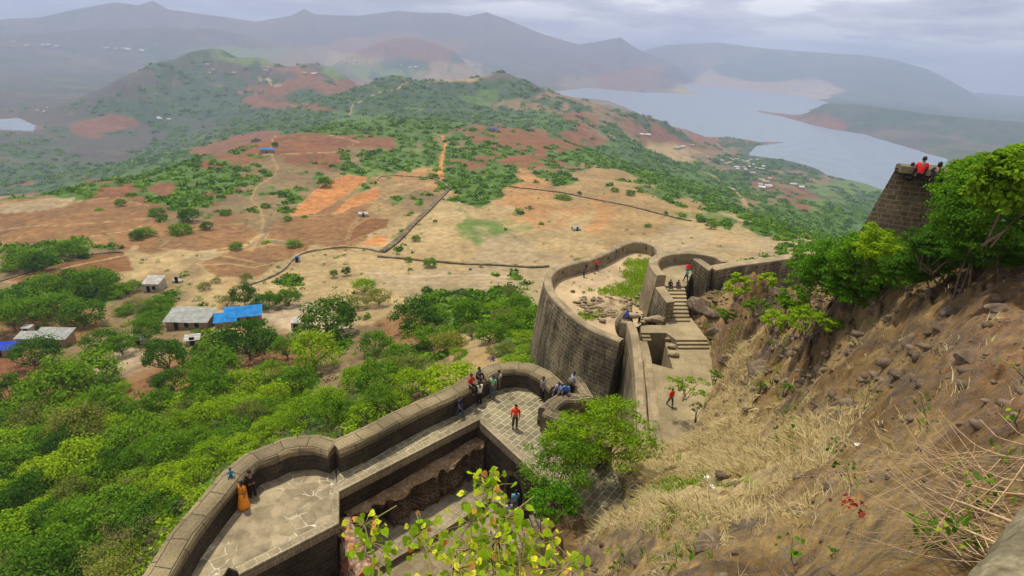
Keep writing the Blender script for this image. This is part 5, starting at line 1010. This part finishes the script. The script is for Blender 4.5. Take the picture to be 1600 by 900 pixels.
sprig('red_leaved_plant', [(1375,800,d*.95),(1340,785,d*.93),(1318,790,d*.9)], 'plant with large dark red leaves among the dead stems', 400, ('redleaf','redleaf','heart3'), .15, 14, 'dry', spread=.3, shape='oval')
# dead stems sweeping in from the right
ds = empty('dead_shrub', tuple(ray(1625, 800)*2.8), 'leafless straw coloured stems sweeping left from the near parapet', 'shrub')
base = np.array(ds.location); rg = np.random.default_rng(77)
STM = [([(1363,655,.90),(1387,712,.88),(1437,755,.86),(1475,775,.84),(1517,791,.82),(1580,815,.82),(1620,830,.85)],.014),([(1330,745,.9),(1360,777,.88),(1424,805,.85),(1493,823,.83),(1560,850,.85)],.011),([(1480,655,.92),(1520,692,.88),(1563,711,.86),(1620,720,.85)],.010),([(1531,655,.9),(1556,681,.87),(1610,698,.85)],.009),([(1560,645,.9),(1590,675,.87),(1625,690,.86)],.008),([(1420,700,.9),(1470,740,.86),(1540,765,.84),(1620,775,.84)],.010),([(1440,690,.9),(1500,715,.87),(1560,745,.85),(1620,760,.84)],.008),([(1425,690,.9),(1460,712,.88),(1520,740,.86),(1600,752,.84)],.008)]
cnt = 0
for pts, r in STM+[([(x0_, y0_, .93), ((x0_+x1_)/2+rg.uniform(-20, 20), (y0_+y1_)/2+rg.uniform(-2, 26), .86), (x1_, y1_, .84)], rg.uniform(.0025, .005)) for x0_, y0_, x1_, y1_ in [(rg.uniform(1240, 1470), rg.uniform(630, 880), rg.uniform(1500, 1640), rg.uniform(700, 890)) for _ in range(85)]]:
    W3 = []
    for x, y, f in pts:
        h = hhit(min(x, 1640), y); d = float(np.array(h)@fw) if h else 3.
        d = min(d, 7.5); W3.append(np.array(ray(x, y))*max(1.6, d*f))
    sm = np.array([tuple(p) for p in catmull([Vector(p) for p in W3], .15)])-base; V, F = tubes([sm], [(r*.45, r)], 5); mesh_np('stem', V, F, M['twig'], ds, True); cnt += 1
# near parapet at the bottom right corner
def granite():
    m, t, b = newmat('lichen_granite'); g = N(t, 'ShaderNodeTexCoord'); n = noise(t, g.outputs['Object'], 22, 8, .7); r = ramp(t, n.outputs['Fac'], [(.3, (.085, .068, .038)), (.5, (.17, .145, .085)), (.7, (.27, .235, .145))])
    n2 = noise(t, g.outputs['Object'], 4, 4); r2 = ramp(t, n2.outputs['Fac'], [(.35, .65), (.6, 1.1)]); L(t, mixc(t, 1, r.outputs[0], r2.outputs[0], 'MULTIPLY'), b.inputs['Base Color']); bump(t, b, n.outputs['Fac'], .9, .012); return m
pa = at(1465, 940, -1.25); pb = at(1640, 722, -1.25); dd = (pb-pa).normalized(); nn = Vector((dd.y, -dd.x, 0)); pa = pa-dd*1.2; pb = pb+dd*1.0
bm = bmesh.new(); nu, nv = 160, 60; prof = [(0, -.9), (0, -.25), (.012, -.10), (.04, -.035), (.09, -.008)]+[(.09+.55*k/14, .01*math.sin(k)) for k in range(1, 15)]+[(.68, -.05), (.7, -.9)]
rows = []
for i in range(nu+1):
    c = pa.lerp(pb, i/nu); row = []
    for j, (o_, z_) in enumerate(prof):
        w_ = (float(fbm(i*.09, j*.55, 4, 5))-.5); row.append(bm.verts.new((c.x+nn.x*(o_+w_*.05), c.y+nn.y*(o_+w_*.05), -1.25+z_+w_*.035)))
    rows.append(row)
for i in range(nu):
    for j in range(len(prof)-1): bm.faces.new((rows[i][j], rows[i+1][j], rows[i+1][j+1], rows[i][j+1]))
o = obj_bm('near_parapet', bm, granite(), smooth=True); tag(o, 'rough lichened stone parapet in the bottom right corner', 'parapet')
# litter
for k, (x, y, l, m) in enumerate([(1340,697,'crumpled pale wrapper on bare earth above the red leaves','w'),(1032,741,'white scrap in the dry grass, upper of two','w'),(1113,764,'white scrap lower in the dry grass','w'),(1105,747,'tiny white scrap in the dry grass','w'),(1521,413,'white scrap under the bushes at the top of the dirt slope','w')]):
    h = hhit(x, y)
    if h is None: continue
    bm = bmesh.new(); bmesh.ops.create_grid(bm, x_segments=5, y_segments=4, size=.5); s_ = float(np.array(h)@fw)*.007
    for v in bm.verts: v.co = Vector((v.co.x*s_*1.6, v.co.y*s_, .35*s_*(float(vn(v.co.x*7+k, v.co.y*7, k))-.3)))
    bmesh.ops.solidify(bm, geom=bm.faces[:], thickness=.002); bm.transform(Matrix.Translation(h+Vector((0, 0, .03)))@Matrix.Rotation(k, 4, 'Z')); o = obj_bm('litter_scrap', bm, plain('white_plastic_%d' % k, (.75, .75, .74), .5, .4)); tag(o, l, 'litter')
# rubble in the dark recess at the bottom left of the court
bm = bmesh.new(); RR2 = random.Random(9)
for k in range(420):
    x = RR2.uniform(395, 560); y = RR2.uniform(835, 945)
    if not (y > 905-(x-371)*.51+14): continue
    p = at(x, y, ZC-.35+.5*RR2.random()); s_ = RR2.uniform(.14, .32); q = bmesh.ops.create_icosphere(bm, subdivisions=1, radius=s_, matrix=Matrix.Translation(p)@Matrix.Rotation(RR2.uniform(0, 3), 4, (RR2.random(), RR2.random(), 1)))
    for v in q['verts']: v.co += Vector((RR2.uniform(-.3, .3), RR2.uniform(-.3, .3), RR2.uniform(-.3, .3)))*s_
o = obj_bm('rubble_heap', bm, plain('broken_stone', (.16, .12, .075), .95, .1, .4, 2)); tag(o, kind='stuff')
# ------------------------------------------------------------------ walls, fields and houses on the plateau
def hits(pts): return [h for h in (hit(x, y, 70) for x, y in pts) if h]
def drywall(pts, label, hgt=1.0, wd=.9, m='wall', seed=1, name='field_wall'):
    hgt *= .6; wd *= .9; m = 'lime' if m == 'wall' else 'wall'
    W3 = catmull(hits(pts), 1.5)
    for p in W3: p.z = float(ground(p.x, p.y)[0])
    bm = bmesh.new(); rs = random.Random(seed); prev = None
    for i, p in enumerate(W3):
        a = W3[max(i-1, 0)]; b = W3[min(i+1, len(W3)-1)]; d = (b-a); d.z = 0; d.normalize(); nr = Vector((d.y, -d.x, 0)); j = rs.uniform(-.12, .12)
        ring = [bm.verts.new(p+nr*(o_*wd/2)+Vector((0, 0, z_))) for o_, z_ in ((-1.1, -1.), (-1, hgt+j), (1, hgt+j*.6), (1.1, -1.))]
        if prev: [bm.faces.new((prev[k], ring[k], ring[k+1], prev[k+1])) for k in range(3)]
        else: bm.faces.new(ring)
        prev = ring
    bm.faces.new(prev); boxuv(bm); o = obj_bm(name, bm, M[m]); tag(o, label, 'wall')
drywall([(597,395),(620,378),(645,352),(672,326),(703,294)], 'straight thick stone field wall running up the middle of the plateau', 1.3, 2.4, 'lime', 1)
drywall([(590,402),(620,404),(660,408),(720,413),(790,416),(858,417)], 'low dark field wall running right towards the curved bastion', .9, 1.0, 'darkwall', 2)
drywall([(597,395),(570,389),(535,387),(500,391),(472,397),(455,408),(440,424),(412,438),(388,446)], 'dark curved field wall running left and down past the terraces', 1.0, 1.1, 'wall', 3)
drywall([(703,294),(680,280),(640,276),(596,276),(590,282)], 'dark field wall along the top of the orange fields', 1.0, 1.1, 'wall', 4)
drywall([(795,292),(850,298),(900,306),(960,318),(1020,332),(1080,346)], 'thin dark field wall crossing the right side of the plateau', .9, 1.0, 'darkwall', 5)
drywall([(0,440),(50,424),(110,406),(150,397),(192,394)], 'low earth bank along the dark brown field at the left edge', .5, .9, 'lime', 6)
M['tin'] = None
def tin(name, col, rust=.2):
    m, t, b = newmat(name); g = N(t, 'ShaderNodeTexCoord'); w_ = N(t, 'ShaderNodeTexWave'); w_.inputs['Scale'].default_value = 2.2; L(t, g.outputs['Object'], w_.inputs['Vector']); n = noise(t, g.outputs['Object'], .9, 5, .65); r = ramp(t, n.outputs['Fac'], [(.4, tuple(c*.7 for c in col)), (.6, col), (.70, tuple(min(1, c*1.15) for c in col)), (.76, (.26, .17, .10) if col[2] < .6 and col[0] > .3 else col)]); L(t, r.outputs[0], b.inputs['Base Color']); b.inputs['Roughness'].default_value = .5; bump(t, b, w_.outputs['Fac'], .6, .05); return m
M['tin'] = tin('grey_tin_roof', (.56, .57, .52)); M['bluetin'] = tin('blue_sheet_roof', (.03, .34, .80)); M['whiteroof'] = tin('white_sheet_roof', (.72, .70, .62)); M['tarp'] = plain('blue_tarpaulin', (.01, .07, .62), .5, .3, .2, 2)
M['mud'] = plain('mud_wall', (.28, .18, .10), .95, .1, .25, 2); M['conc'] = plain('weathered_concrete', (.34, .30, .22), .9, .1, .25, 1.5); M['dark'] = plain('dark_opening', (.02, .017, .014), .9, .1, .1)
def house(name, cx_, cy_, w_, d_, h_, ang, roofm, label, wallm='mud', roof='mono', ext=None, over=.4, rise=.7, cat='house', doors=2):
    h = hit(cx_, cy_); r = empty(name, tuple(h), label, cat, None, ang)
    def bx(bm, x0, x1, y0, y1, z0, z1):
        v = [bm.verts.new((x, y, z)) for z in (z0, z1) for x, y in ((x0, y0), (x1, y0), (x1, y1), (x0, y1))]
        for f in ((0, 3, 2, 1), (4, 5, 6, 7), (0, 1, 5, 4), (1, 2, 6, 5), (2, 3, 7, 6), (3, 0, 4, 7)): bm.faces.new([v[k] for k in f])
    bm = bmesh.new(); bx(bm, -w_/2, w_/2, -d_/2, d_/2, -1.2, h_)
    if ext: bx(bm, *ext, -1.2, h_-.25)
    obj_bm('wall', bm, M[wallm], r)
    def roofsheet(x0, x1, y0, y1, z0, z1, zm=None):
        bm = bmesh.new(); ys = [y0, y1] if zm is None else [y0, (y0+y1)/2, y1]; zs = [z0, z1] if zm is None else [z0, zm, z1]; nx_ = max(3, int((x1-x0)/1.1)); rs = random.Random(int(w_*10)); rows = []
        for y, z in zip(ys, zs): rows.append([bm.verts.new((x0+(x1-x0)*i/nx_, y, z+rs.uniform(-.04, .04))) for i in range(nx_+1)])
        for a, b in zip(rows, rows[1:]):
            for i in range(nx_): bm.faces.new((a[i], a[i+1], b[i+1], b[i]))
        bmesh.ops.solidify(bm, geom=bm.faces[:], thickness=.08); obj_bm('roof', bm, M[roofm], r)
    x0, x1, y0, y1 = -w_/2-over, w_/2+over, -d_/2-over, d_/2+over
    if roof == 'mono': roofsheet(x0, x1, y0, y1, h_+.1, h_+rise)
    elif roof == 'gable': roofsheet(x0, x1, y0, y1, h_+.1, h_+.1, h_+rise+.1)
    if ext: roofsheet(ext[0]-.3, ext[1]+.3, ext[2]-.3, ext[3]+.3, h_-.15, h_+rise*.45)
    for k in range(doors):
        bm = bmesh.new(); xx = -w_/2+w_*(k+1)/(doors+1); bx(bm, xx-.45, xx+.45, -d_/2-.03, -d_/2+.1, .0 if k == 0 else .8, 1.9); obj_bm('door' if k == 0 else 'window', bm, M['dark'], r)
    return r
house('shed', 300, 509, 8.6, 4.6, 2.1, .10, 'tin', 'long shed with a grey corrugated roof among the trees', ext=(-4.6, -1.2, 1.8, 4.2), rise=1.1, doors=3, wallm='mud')
house('house', 382, 503, 7.2, 3.6, 2.2, .38, 'bluetin', 'house with two bright blue sheet roofs right of the grey roofed shed', ext=(-5.6, -1.4, -3.2, 0.2), rise=.9)
house('hut', 243, 452, 4.2, 4.4, 2.4, .15, 'whiteroof', 'small half ruined hut with a broken white roof left of the dirt clearing', 'conc', rise=.9, over=.1)
house('shed', 88, 537, 6.0, 3.2, 2.0, .12, 'tin', 'pale roofed shed behind the dark tree at the left edge', ext=(-6.5, -3.2, -1.2, .8), rise=.8)
house('hut', 47, 524, 1.5, 1.5, 2.0, .1, 'whiteroof', 'tiny white topped outhouse behind the pale roofed shed', 'conc', doors=1, over=.1, rise=.2)
house('shelter', 8, 552, 4.4, 2.8, 1.6, .15, 'tarp', 'shelter covered with a royal blue tarpaulin at the left edge', rise=.5, roof='gable', doors=1)
house('outhouse', 464, 515, 1.8, 2.2, 2.1, .2, 'whiteroof', 'small grey outhouse beside the big dark tree', 'conc', doors=1, over=.1, rise=.3)
house('hut', 465, 409, 1.4, 1.2, 1.4, .1, 'bluetin', 'tiny blue hut on the path beside the curved field wall', 'conc', doors=1, over=.1, rise=.15)
house('tent', 900, 360, 3.4, 2.6, 1.1, .3, 'whiteroof', 'small white tent standing alone on the right side of the plateau', 'conc', roof='gable', doors=1, rise=.8, over=.15, cat='tent')
house('hut', 418, 239, 9, 4, 2.6, .1, 'bluetin', 'distant hut with a pale blue roof on the red field', 'mud', doors=1, rise=.6)
house('hut', 771, 205, 9, 5, 3, .1, 'tarp', 'distant dark blue hut on the ridge', 'mud', doors=1, rise=.6)
house('hut', 568, 338, 3.4, 2.2, 1.3, .2, 'whiteroof', 'small pale hut between the brown and the orange field', 'conc', doors=1, rise=.3)
house('shed', 278, 441, 2.4, 1.3, .6, .1, 'whiteroof', 'low white slab roof right of the ruined hut', 'conc', doors=1, rise=.1, over=.1)
house('shed', 218, 536, 2.6, 2.0, 1.3, .3, 'whiteroof', 'pale tin patch roof under the trees left of the clearing', 'conc', doors=1, rise=.3)
house('shed', 302, 537, 2.2, 1.8, 1.3, .4, 'whiteroof', 'white tin roof half hidden below the long grey shed', 'conc', doors=1, rise=.3)
# far villages: every house small but separate
rv = random.Random(4)
def village(cx_, cy_, sx, sy, n, size, where):
    for k in range(n):
        x = cx_+rv.uniform(-sx, sx); y = cy_+rv.uniform(-sy, sy)+(x-cx_)*.05; h = hit(x, y, 400)
        if h is None or h.z < -299.5: continue
        w_ = size*rv.uniform(.7, 1.5); d_ = size*rv.uniform(.5, .9); hh = size*.45; r = empty('village_house', tuple(h), 'tiny pale roofed house '+where, 'house', 'houses of the far villages', rv.uniform(-.3, .3))
        bm = prism([(-w_/2, -d_/2), (w_/2, -d_/2), (w_/2, d_/2), (-w_/2, d_/2)], -3, hh); obj_bm('wall', bm, M['conc'], r)
        bm = bmesh.new(); a = [bm.verts.new((sx_*w_*.56, y_, z_)) for sx_ in (-1, 1) for y_, z_ in ((-d_*.58, hh), (0, hh+size*.25), (d_*.58, hh))]
        for f in ((0, 3, 4, 1), (1, 4, 5, 2), (0, 1, 2), (3, 5, 4), (0, 2, 5, 3)): bm.faces.new([a[i] for i in f])
        obj_bm('roof', bm, M[rv.choice(['tin', 'conc', 'conc'])], r)
village(1160, 258, 34, 9, 26, 8, 'in the village on the brown spur below the lake')
village(1068, 231, 16, 3, 6, 9, 'in a row on the pale shelf above the lake')
village(1008, 212, 6, 3, 3, 9, 'in the pair of roofs on the shadowed spur')
village(380, 112, 60, 8, 6, 11, 'on the rounded hill at the upper left')
village(490, 118, 16, 3, 3, 10, 'on the shoulder right of the rounded hill')
village(1215, 285, 40, 12, 10, 9, 'scattered on the brown slope right of the village')
village(190, 80, 40, 3, 6, 30, 'on the far plain at the upper left')
village(60, 72, 40, 4, 5, 30, 'on the far plain at the left edge')
village(580, 100, 70, 6, 9, 18, 'on the far plain behind the green ridge')
village(50, 172, 30, 5, 3, 9, 'above the small pond at the left edge')
village(255, 187, 14, 3, 3, 9, 'in the left hand valley')
# ------------------------------------------------------------------ people
CL = {}
def cloth(c):
    if c not in CL: CL[c] = plain('cloth_%d' % len(CL), c, .85, .1, .15, 20)
    return CL[c]
def skinmesh(name, verts, edges, radii, mat, parent, sub=1):
    me = bpy.data.meshes.new(name); me.from_pydata([tuple(v) for v in verts], edges, []); o = bpy.data.objects.new(name, me); COL.objects.link(o); o.parent = parent
    sk = o.modifiers.new('skin', 'SKIN'); lay = me.skin_vertices[0] if me.skin_vertices else None
    for i, r in enumerate(radii): d = me.skin_vertices[0].data[i]; d.radius = r if hasattr(r, '__len__') else (r, r); d.use_root = (i == 0)
    sk.use_smooth_shade = True; s = o.modifiers.new('sub', 'SUBSURF'); s.levels = sub; s.render_levels = sub; me.materials.append(mat); return o
def person(px, py, z, face, pose, shirt, legs, label, hgt=1.68, hair='short', long_=False, group=None, loc=None, sleeves=1, dress=False, lift=0.0):
    """face: direction the body looks to in degrees from +X; pose: stand / walk / sit / lean / bend / low_sit"""
    p = loc or at(px, py, z); R_ = empty('person', (p.x, p.y, p.z+lift), label, 'person', group, RAD(face)); k = hgt/1.70
    f = {'stand': 0, 'walk': 0, 'lean': .22, 'bend': .9, 'sit': .1, 'low_sit': .25}[pose]       # forward lean of the trunk, x is forward
    hipz = .88 if pose in ('stand', 'walk', 'lean', 'bend') else (.10 if pose == 'low_sit' else .12)
    hip = Vector((0, 0, hipz)); up = Vector((math.sin(f), 0, math.cos(f)))
    wa = hip+up*.16; ch = hip+up*.38; nk = hip+up*.54; hd = nk+up*.09+Vector((.02, 0, 0)); top = hd+Vector((.02, 0, .15)); 
    V = [hip, wa, ch, nk, hd, top]; E = [(0, 1), (1, 2), (2, 3), (3, 4), (4, 5)]; r = [(.13, .10), (.115, .09), (.15, .10), (.055, .055), (.085, .095), (.06, .07)]
    sides = {}
    for s in (-1, 1):
        sh = ch+up*.09+Vector((0, s*.17, 0))
        if pose in ('stand',): el, ha_ = sh+Vector((-.03, s*.06, -.27)), sh+Vector((.05, s*.07, -.52))
        elif pose == 'walk': el, ha_ = sh+Vector((-.08*s, s*.06, -.26)), sh+Vector((.12-.1*s, s*.06, -.48))
        elif pose == 'lean': el, ha_ = sh+Vector((.22, s*.06, -.14)), sh+Vector((.46, s*.02, -.08))
        elif pose == 'bend': el, ha_ = sh+Vector((.12, s*.05, -.25)), sh+Vector((.25, s*.0, -.48))
        else: el, ha_ = sh+Vector((.08, s*.08, -.26)), sh+Vector((.30, -s*.0+.05*s, -.32))
        i = len(V); V += [sh, el, ha_, ha_+(ha_-el).normalized()*.09]; E += [(2, i), (i, i+1), (i+1, i+2), (i+2, i+3)]; r += [(.06, .06), (.045, .045), (.032, .032), (.035, .02)]
        hp = hip+Vector((0, s*.095, -.05))
        if pose in ('stand', 'lean', 'bend'): kn, an = hp+Vector((.02, s*.01, -.38)), hp+Vector((-.01, s*.02, -.76))
        elif pose == 'walk': kn, an = hp+Vector((.14*s+.04, 0, -.37)), hp+Vector((.26*s-.03, 0, -.74))
        elif pose == 'sit': kn, an = hp+Vector((.42, s*.06, .02)), hp+Vector((.44, s*.06, -.38))
        else: kn, an = hp+Vector((.34, s*.09, .28)), hp+Vector((.44, s*.1, -.10))
        j = len(V); V += [hp, kn, an, an+Vector((.15, 0, -.04))]; E += [(0, j), (j, j+1), (j+1, j+2), (j+2, j+3)]; r += [(.09, .09), (.06, .065), (.042, .042), (.04, .03)]; sides[s] = (sh, el, ha_, hp, kn, an)
    sc_ = lambda L_: [v*k for v in L_]; rk = lambda L_: [tuple(q*k for q in x) for x in L_]
    bodyo = skinmesh('body', sc_(V), E, rk(r), M['skin'], R_, 2)
    # clothes one layer above the skin
    v = [hip+up*.0, wa, ch, ch+up*.09]; e = [(0, 1), (1, 2), (2, 3)]; q = [(.155, .125), (.14, .115), (.175, .125), (.12, .09)]
    for s in (-1, 1):
        sh, el, ha_, hp, kn, an = sides[s]; i = len(v); t = sh.lerp(el, .75) if sleeves == 1 else el.lerp(ha_, .8); v += [sh]+([el, t] if sleeves == 2 else [t]); e += [(2, i), (i, i+1)]+([(i+1, i+2)] if sleeves == 2 else []); q += [(.08, .08), (.065, .065)]+([(.05, .05)] if sleeves == 2 else [])
    skinmesh('shirt', sc_(v), e, rk(q), cloth(shirt), R_, 2)
    if dress:
        bm = bmesh.new(); rings = []
        for t, rr in ((0, .15), (.2, .19), (.5, .22), (.8, .26), (1, .30)):
            c = hip.lerp(Vector((.03 if pose == 'stand' else .3, 0, .04)), t); rings.append([bm.verts.new((Vector((c.x+rr*math.cos(a*math.pi/8)*(1+.08*(a % 2)), c.y+rr*math.sin(a*math.pi/8)*(1+.08*(a % 2)), c.z+.02)))*k) for a in range(16)])
        for a_, b_ in zip(rings, rings[1:]): [bm.faces.new((a_[m], a_[(m+1) % 16], b_[(m+1) % 16], b_[m])) for m in range(16)]
        bm.faces.new(rings[0]); bm.faces.new(rings[-1]); obj_bm('skirt', bm, cloth(legs), R_, True)
        bm = bmesh.new(); a = ch+up*.1+Vector((0, .15, 0)); b = hip+Vector((.1, -.16, 0)); vs = [bm.verts.new(x*k) for x in (a+Vector((.06, 0, .06)), a+Vector((-.14, .03, .04)), hip+Vector((-.2, .12, -.25)), hip+Vector((-.18, -.1, -.3)), b+Vector((.06, 0, .1)))]; bm.faces.new(vs); bmesh.ops.solidify(bm, geom=bm.faces[:], thickness=.03); obj_bm('shawl', bm, cloth(legs), R_)
    else:
        v = [hip+up*.07, hip]; e = [(0, 1)]; q = [(.145, .115), (.15, .125)]
        for s in (-1, 1):
            sh, el, ha_, hp, kn, an = sides[s]; i = len(v); v += [hp, kn, an]; e += [(1, i), (i, i+1), (i+1, i+2)]; q += [(.108, .108), (.08, .08), (.062, .062)]
        skinmesh('trousers', sc_(v), e, rk(q), cloth(legs), R_, 2)
    for s in (-1, 1):
        an = sides[s][5]; bm = bmesh.new(); bmesh.ops.create_icosphere(bm, subdivisions=2, radius=1); bm.transform(Matrix.Translation((an+Vector((.07, 0, -.045)))*k)@Matrix.Diagonal((.14*k, .055*k, .05*k, 1))); obj_bm('shoe', bm, cloth((.05, .04, .035)), R_, True)
    bm = bmesh.new(); bmesh.ops.create_icosphere(bm, subdivisions=3, radius=1)
    for vv in bm.verts:
        if vv.co.x > .45 and vv.co.z < .55: vv.co.x = .45+(vv.co.x-.45)*.1
        if vv.co.z < -.35: vv.co.z = -.35+(vv.co.z+.35)*(.2 if hair == 'short' else 2.2)
    bm.transform(Matrix.Translation((hd+Vector((-.015, 0, .07)))*k)@Matrix.Diagonal((.115*k, .10*k, .13*k, 1))); obj_bm('hair', bm, M['hair'], R_, True)
    bm = bmesh.new()
    for y_, z_, s_ in ((0, .045, (.022, .014, .022)), (-.035, .075, (.008, .014, .007)), (.035, .075, (.008, .014, .007)), (0, .005, (.008, .024, .007))):
        bmesh.ops.create_icosphere(bm, subdivisions=1, radius=1, matrix=Matrix.Translation((hd+Vector((.105, y_, z_-.01)))*k)@Matrix.Diagonal((s_[0]*k, s_[1]*k, s_[2]*k, 1)))
    obj_bm('face_features', bm, M['skin'], R_, True)
    return R_
NV, RED, WHT, BLK, JN, TEAL = (.02, .03, .09), (.62, .035, .02), (.72, .70, .64), (.02, .018, .018), (.05, .08, .16), (.03, .35, .38)
zt = ZT
person(382, 792, zt, 240, 'stand', (.75, .25, .02), (.85, .30, .02), 'woman in an orange sari standing against the left parapet', 1.6, 'long', dress=True)
person(396, 776, zt, 130, 'lean', BLK, BLK, 'person in dark clothes leaning on the parapet behind the orange sari', 1.6)
person(361, 743, -19.6, 300, 'low_sit', (.10, .35, .45), (.10, .30, .38), 'small child in pale teal sitting on the coping above the orange sari', 1.0)
person(718, 650, zt, 330, 'walk', NV, JN, 'youngster in a navy top and jeans on the terrace walk', 1.45)
person(735, 603, -19.55, 315, 'sit', RED, BLK, 'person in red sitting on the parapet with legs hanging inside', 1.7)
person(749, 632, zt, 120, 'lean', WHT, BLK, 'person in a white shirt leaning on the parapet in front of the seated ones', 1.7, sleeves=2)
person(745, 590, -19.55, 340, 'low_sit', (.10, .09, .08), BLK, 'person in dark grey crouching on the parapet behind the white shirt', 1.6)
person(769, 621, zt, 250, 'stand', (.22, .50, .30), (.10, .13, .16), 'person in a pale green shirt standing near the round end of the terrace', 1.7)
person(778, 608, zt, 60, 'stand', WHT, (.25, .2, .15), 'smaller person in white right behind the pale green shirt', 1.5)
person(804, 669, zt, 270, 'stand', (.80, .07, .02), (.07, .05, .04), 'person in an orange red shirt alone in the middle of the terrace', 1.72, sleeves=2)
person(846, 624, zt, 200, 'stand', (.22, .21, .20), BLK, 'person in grey and black standing before the corner turret', 1.75, sleeves=2)
person(874, 613, -19.7, 230, 'low_sit', (.38, .42, .58), (.10, .10, .14), 'person in pale blue sitting on the turret wall', 1.55)
person(884, 614, -19.7, 260, 'low_sit', (.02, .28, .75), (.05, .06, .12), 'person in bright blue sitting on the turret wall', 1.6)
person(893, 616, zt+.6, 200, 'stand', (.36, .38, .50), BLK, 'person in grey blue standing behind the bright blue one', 1.72)
h = hit(771, 563, 45); person(771, 563, 0, 240, 'low_sit', (.02, .17, .55), (.03, .12, .4), 'person in blue sitting on the slope outside the round terrace end', 1.6, loc=h)
h = hit(660, 609, 45); person(660, 609, 0, 250, 'stand', (.70, .42, .35), (.3, .2, .15), 'person in pale pink walking among the bushes below the terrace', 1.6, loc=h)
person(712, 905, ZC-.37, 250, 'stand', (.34, .22, .30), (.06, .05, .07), 'person in a striped purple and white top in the lower court', 1.68)
person(775, 860, ZC-.37, 120, 'walk', (.45, .42, .36), BLK, 'person in a pale top and black trousers behind the leafy shoots', 1.68)
person(804, 800, ZC, 100, 'walk', (.12, .38, .52), (.12, .13, .2), 'person in light blue at the foot of the court stairs', 1.65)
person(793, 818, ZC, 100, 'stand', (.4, .4, .38), JN, 'person in light grey just below the one in light blue', 1.65)
person(1046, 634, ZR, 290, 'walk', (.66, .05, .015), (.10, .09, .09), 'man in a red shirt walking down the gate ramp', 1.72, sleeves=2)
person(912, 433, ZB, 250, 'walk', (.12, .09, .07), (.10, .08, .06), 'dark figure walking at the left inside the curved bastion', 1.7)
person(932, 423, ZB, 250, 'stand', (.75, .06, .02), (.06, .05, .05), 'person in a red shirt by the wall of the curved bastion', 1.75, sleeves=2)
person(960, 406, ZB, 60, 'stand', NV, NV, 'person in navy by the far wall of the curved bastion', 1.75)
person(1019, 407, ZB, 200, 'lean', (.10, .08, .05), BLK, 'dark figure leaning at the far right end of the curved bastion', 1.65)
person(981, 496, -25.0, 200, 'low_sit', (.01, .05, .50), (.01, .03, .2), 'person in deep blue sitting on the rounded end of the ramp wall', 1.65)
person(998, 505, ZL, 200, 'bend', (.03, .25, .25), (.02, .03, .04), 'person in teal bending over beside the ramp wall top', 1.6)
person(1046, 447, ZU-.03, 275, 'low_sit', BLK, (.03, .025, .05), 'person in black sitting on the top step at the left', 1.7)
person(1058, 447, ZU-.03, 280, 'low_sit', (.05, .04, .12), (.10, .06, .12), 'person in dark purple sitting on the top step at the right', 1.6)
person(1073, 431, ZU, 95, 'stand', (.85, .02, .02), BLK, 'person in bright red at the stair head, further of two', 1.72, sleeves=2)
person(1071, 440, ZU, 120, 'walk', (.03, .45, .45), BLK, 'person with a teal top walking in front of the red one at the stair head', 1.62)
p_ = at(1441, 266, -4)+Vector((.1, .2, -.3)); person(0, 0, 0, 60, 'low_sit', (.75, .03, .03), BLK, 'person in red sitting on the hilltop bastion', 1.65, loc=p_)
p_ = at(1464, 272, -4)+Vector((.1, .2, -.35)); person(0, 0, 0, 40, 'low_sit', BLK, BLK, 'person in black hunched right of the red one on the hilltop bastion', 1.6, loc=p_, hair='long')
p_ = at(1433, 264, -4)+Vector((.1, .5, -.6)); person(0, 0, 0, 60, 'low_sit', BLK, BLK, 'person showing only a dark head behind the red one on the hilltop bastion', 1.5, loc=p_)
bpy.context.view_layer.update()
# neighbours that would read alike are told apart by their order in the view
dup = {}
for o in COL.objects:
    if o.parent is None and o.get('label') and o.get('category'): dup.setdefault(o['label'], []).append(o)
ORD = ['leftmost', 'second from left,', 'third from left,', 'fourth from left,', 'fifth from left,', 'sixth from left,', 'seventh from left,', 'eighth from left,', 'ninth from left,', 'tenth from left,']
for lab, lst in dup.items():
    if len(lst) < 2: continue
    lst.sort(key=lambda o: float(proj(np.array(o.matrix_world.translation))[0]))
    for k, o in enumerate(lst):
        pre = 'rightmost' if k == len(lst)-1 and len(lst) <= 10 else ORD[k] if k < 10 else None
        new = (pre+' '+lab) if pre else lab
        if len(new.split()) <= 16: o['label'] = new
# ------------------------------------------------------------------ haze
def haze(dens=1.7e-4):
    m = bpy.data.materials.new('haze_air'); m.use_nodes = True; t = m.node_tree; t.nodes.clear()
    v = N(t, 'ShaderNodeVolumePrincipled'); v.inputs['Density'].default_value = dens; v.inputs['Color'].default_value = (.45, .53, .73, 1); v.inputs['Anisotropy'].default_value = .2
    o = N(t, 'ShaderNodeOutputMaterial'); L(t, v.outputs[0], o.inputs['Volume'])
    bm = prism([(-14500, -300), (14500, -300), (14500, 15500), (-14500, 15500)], -420, 480)
    tag(obj_bm('haze', bm, m), kind='stuff')
haze()
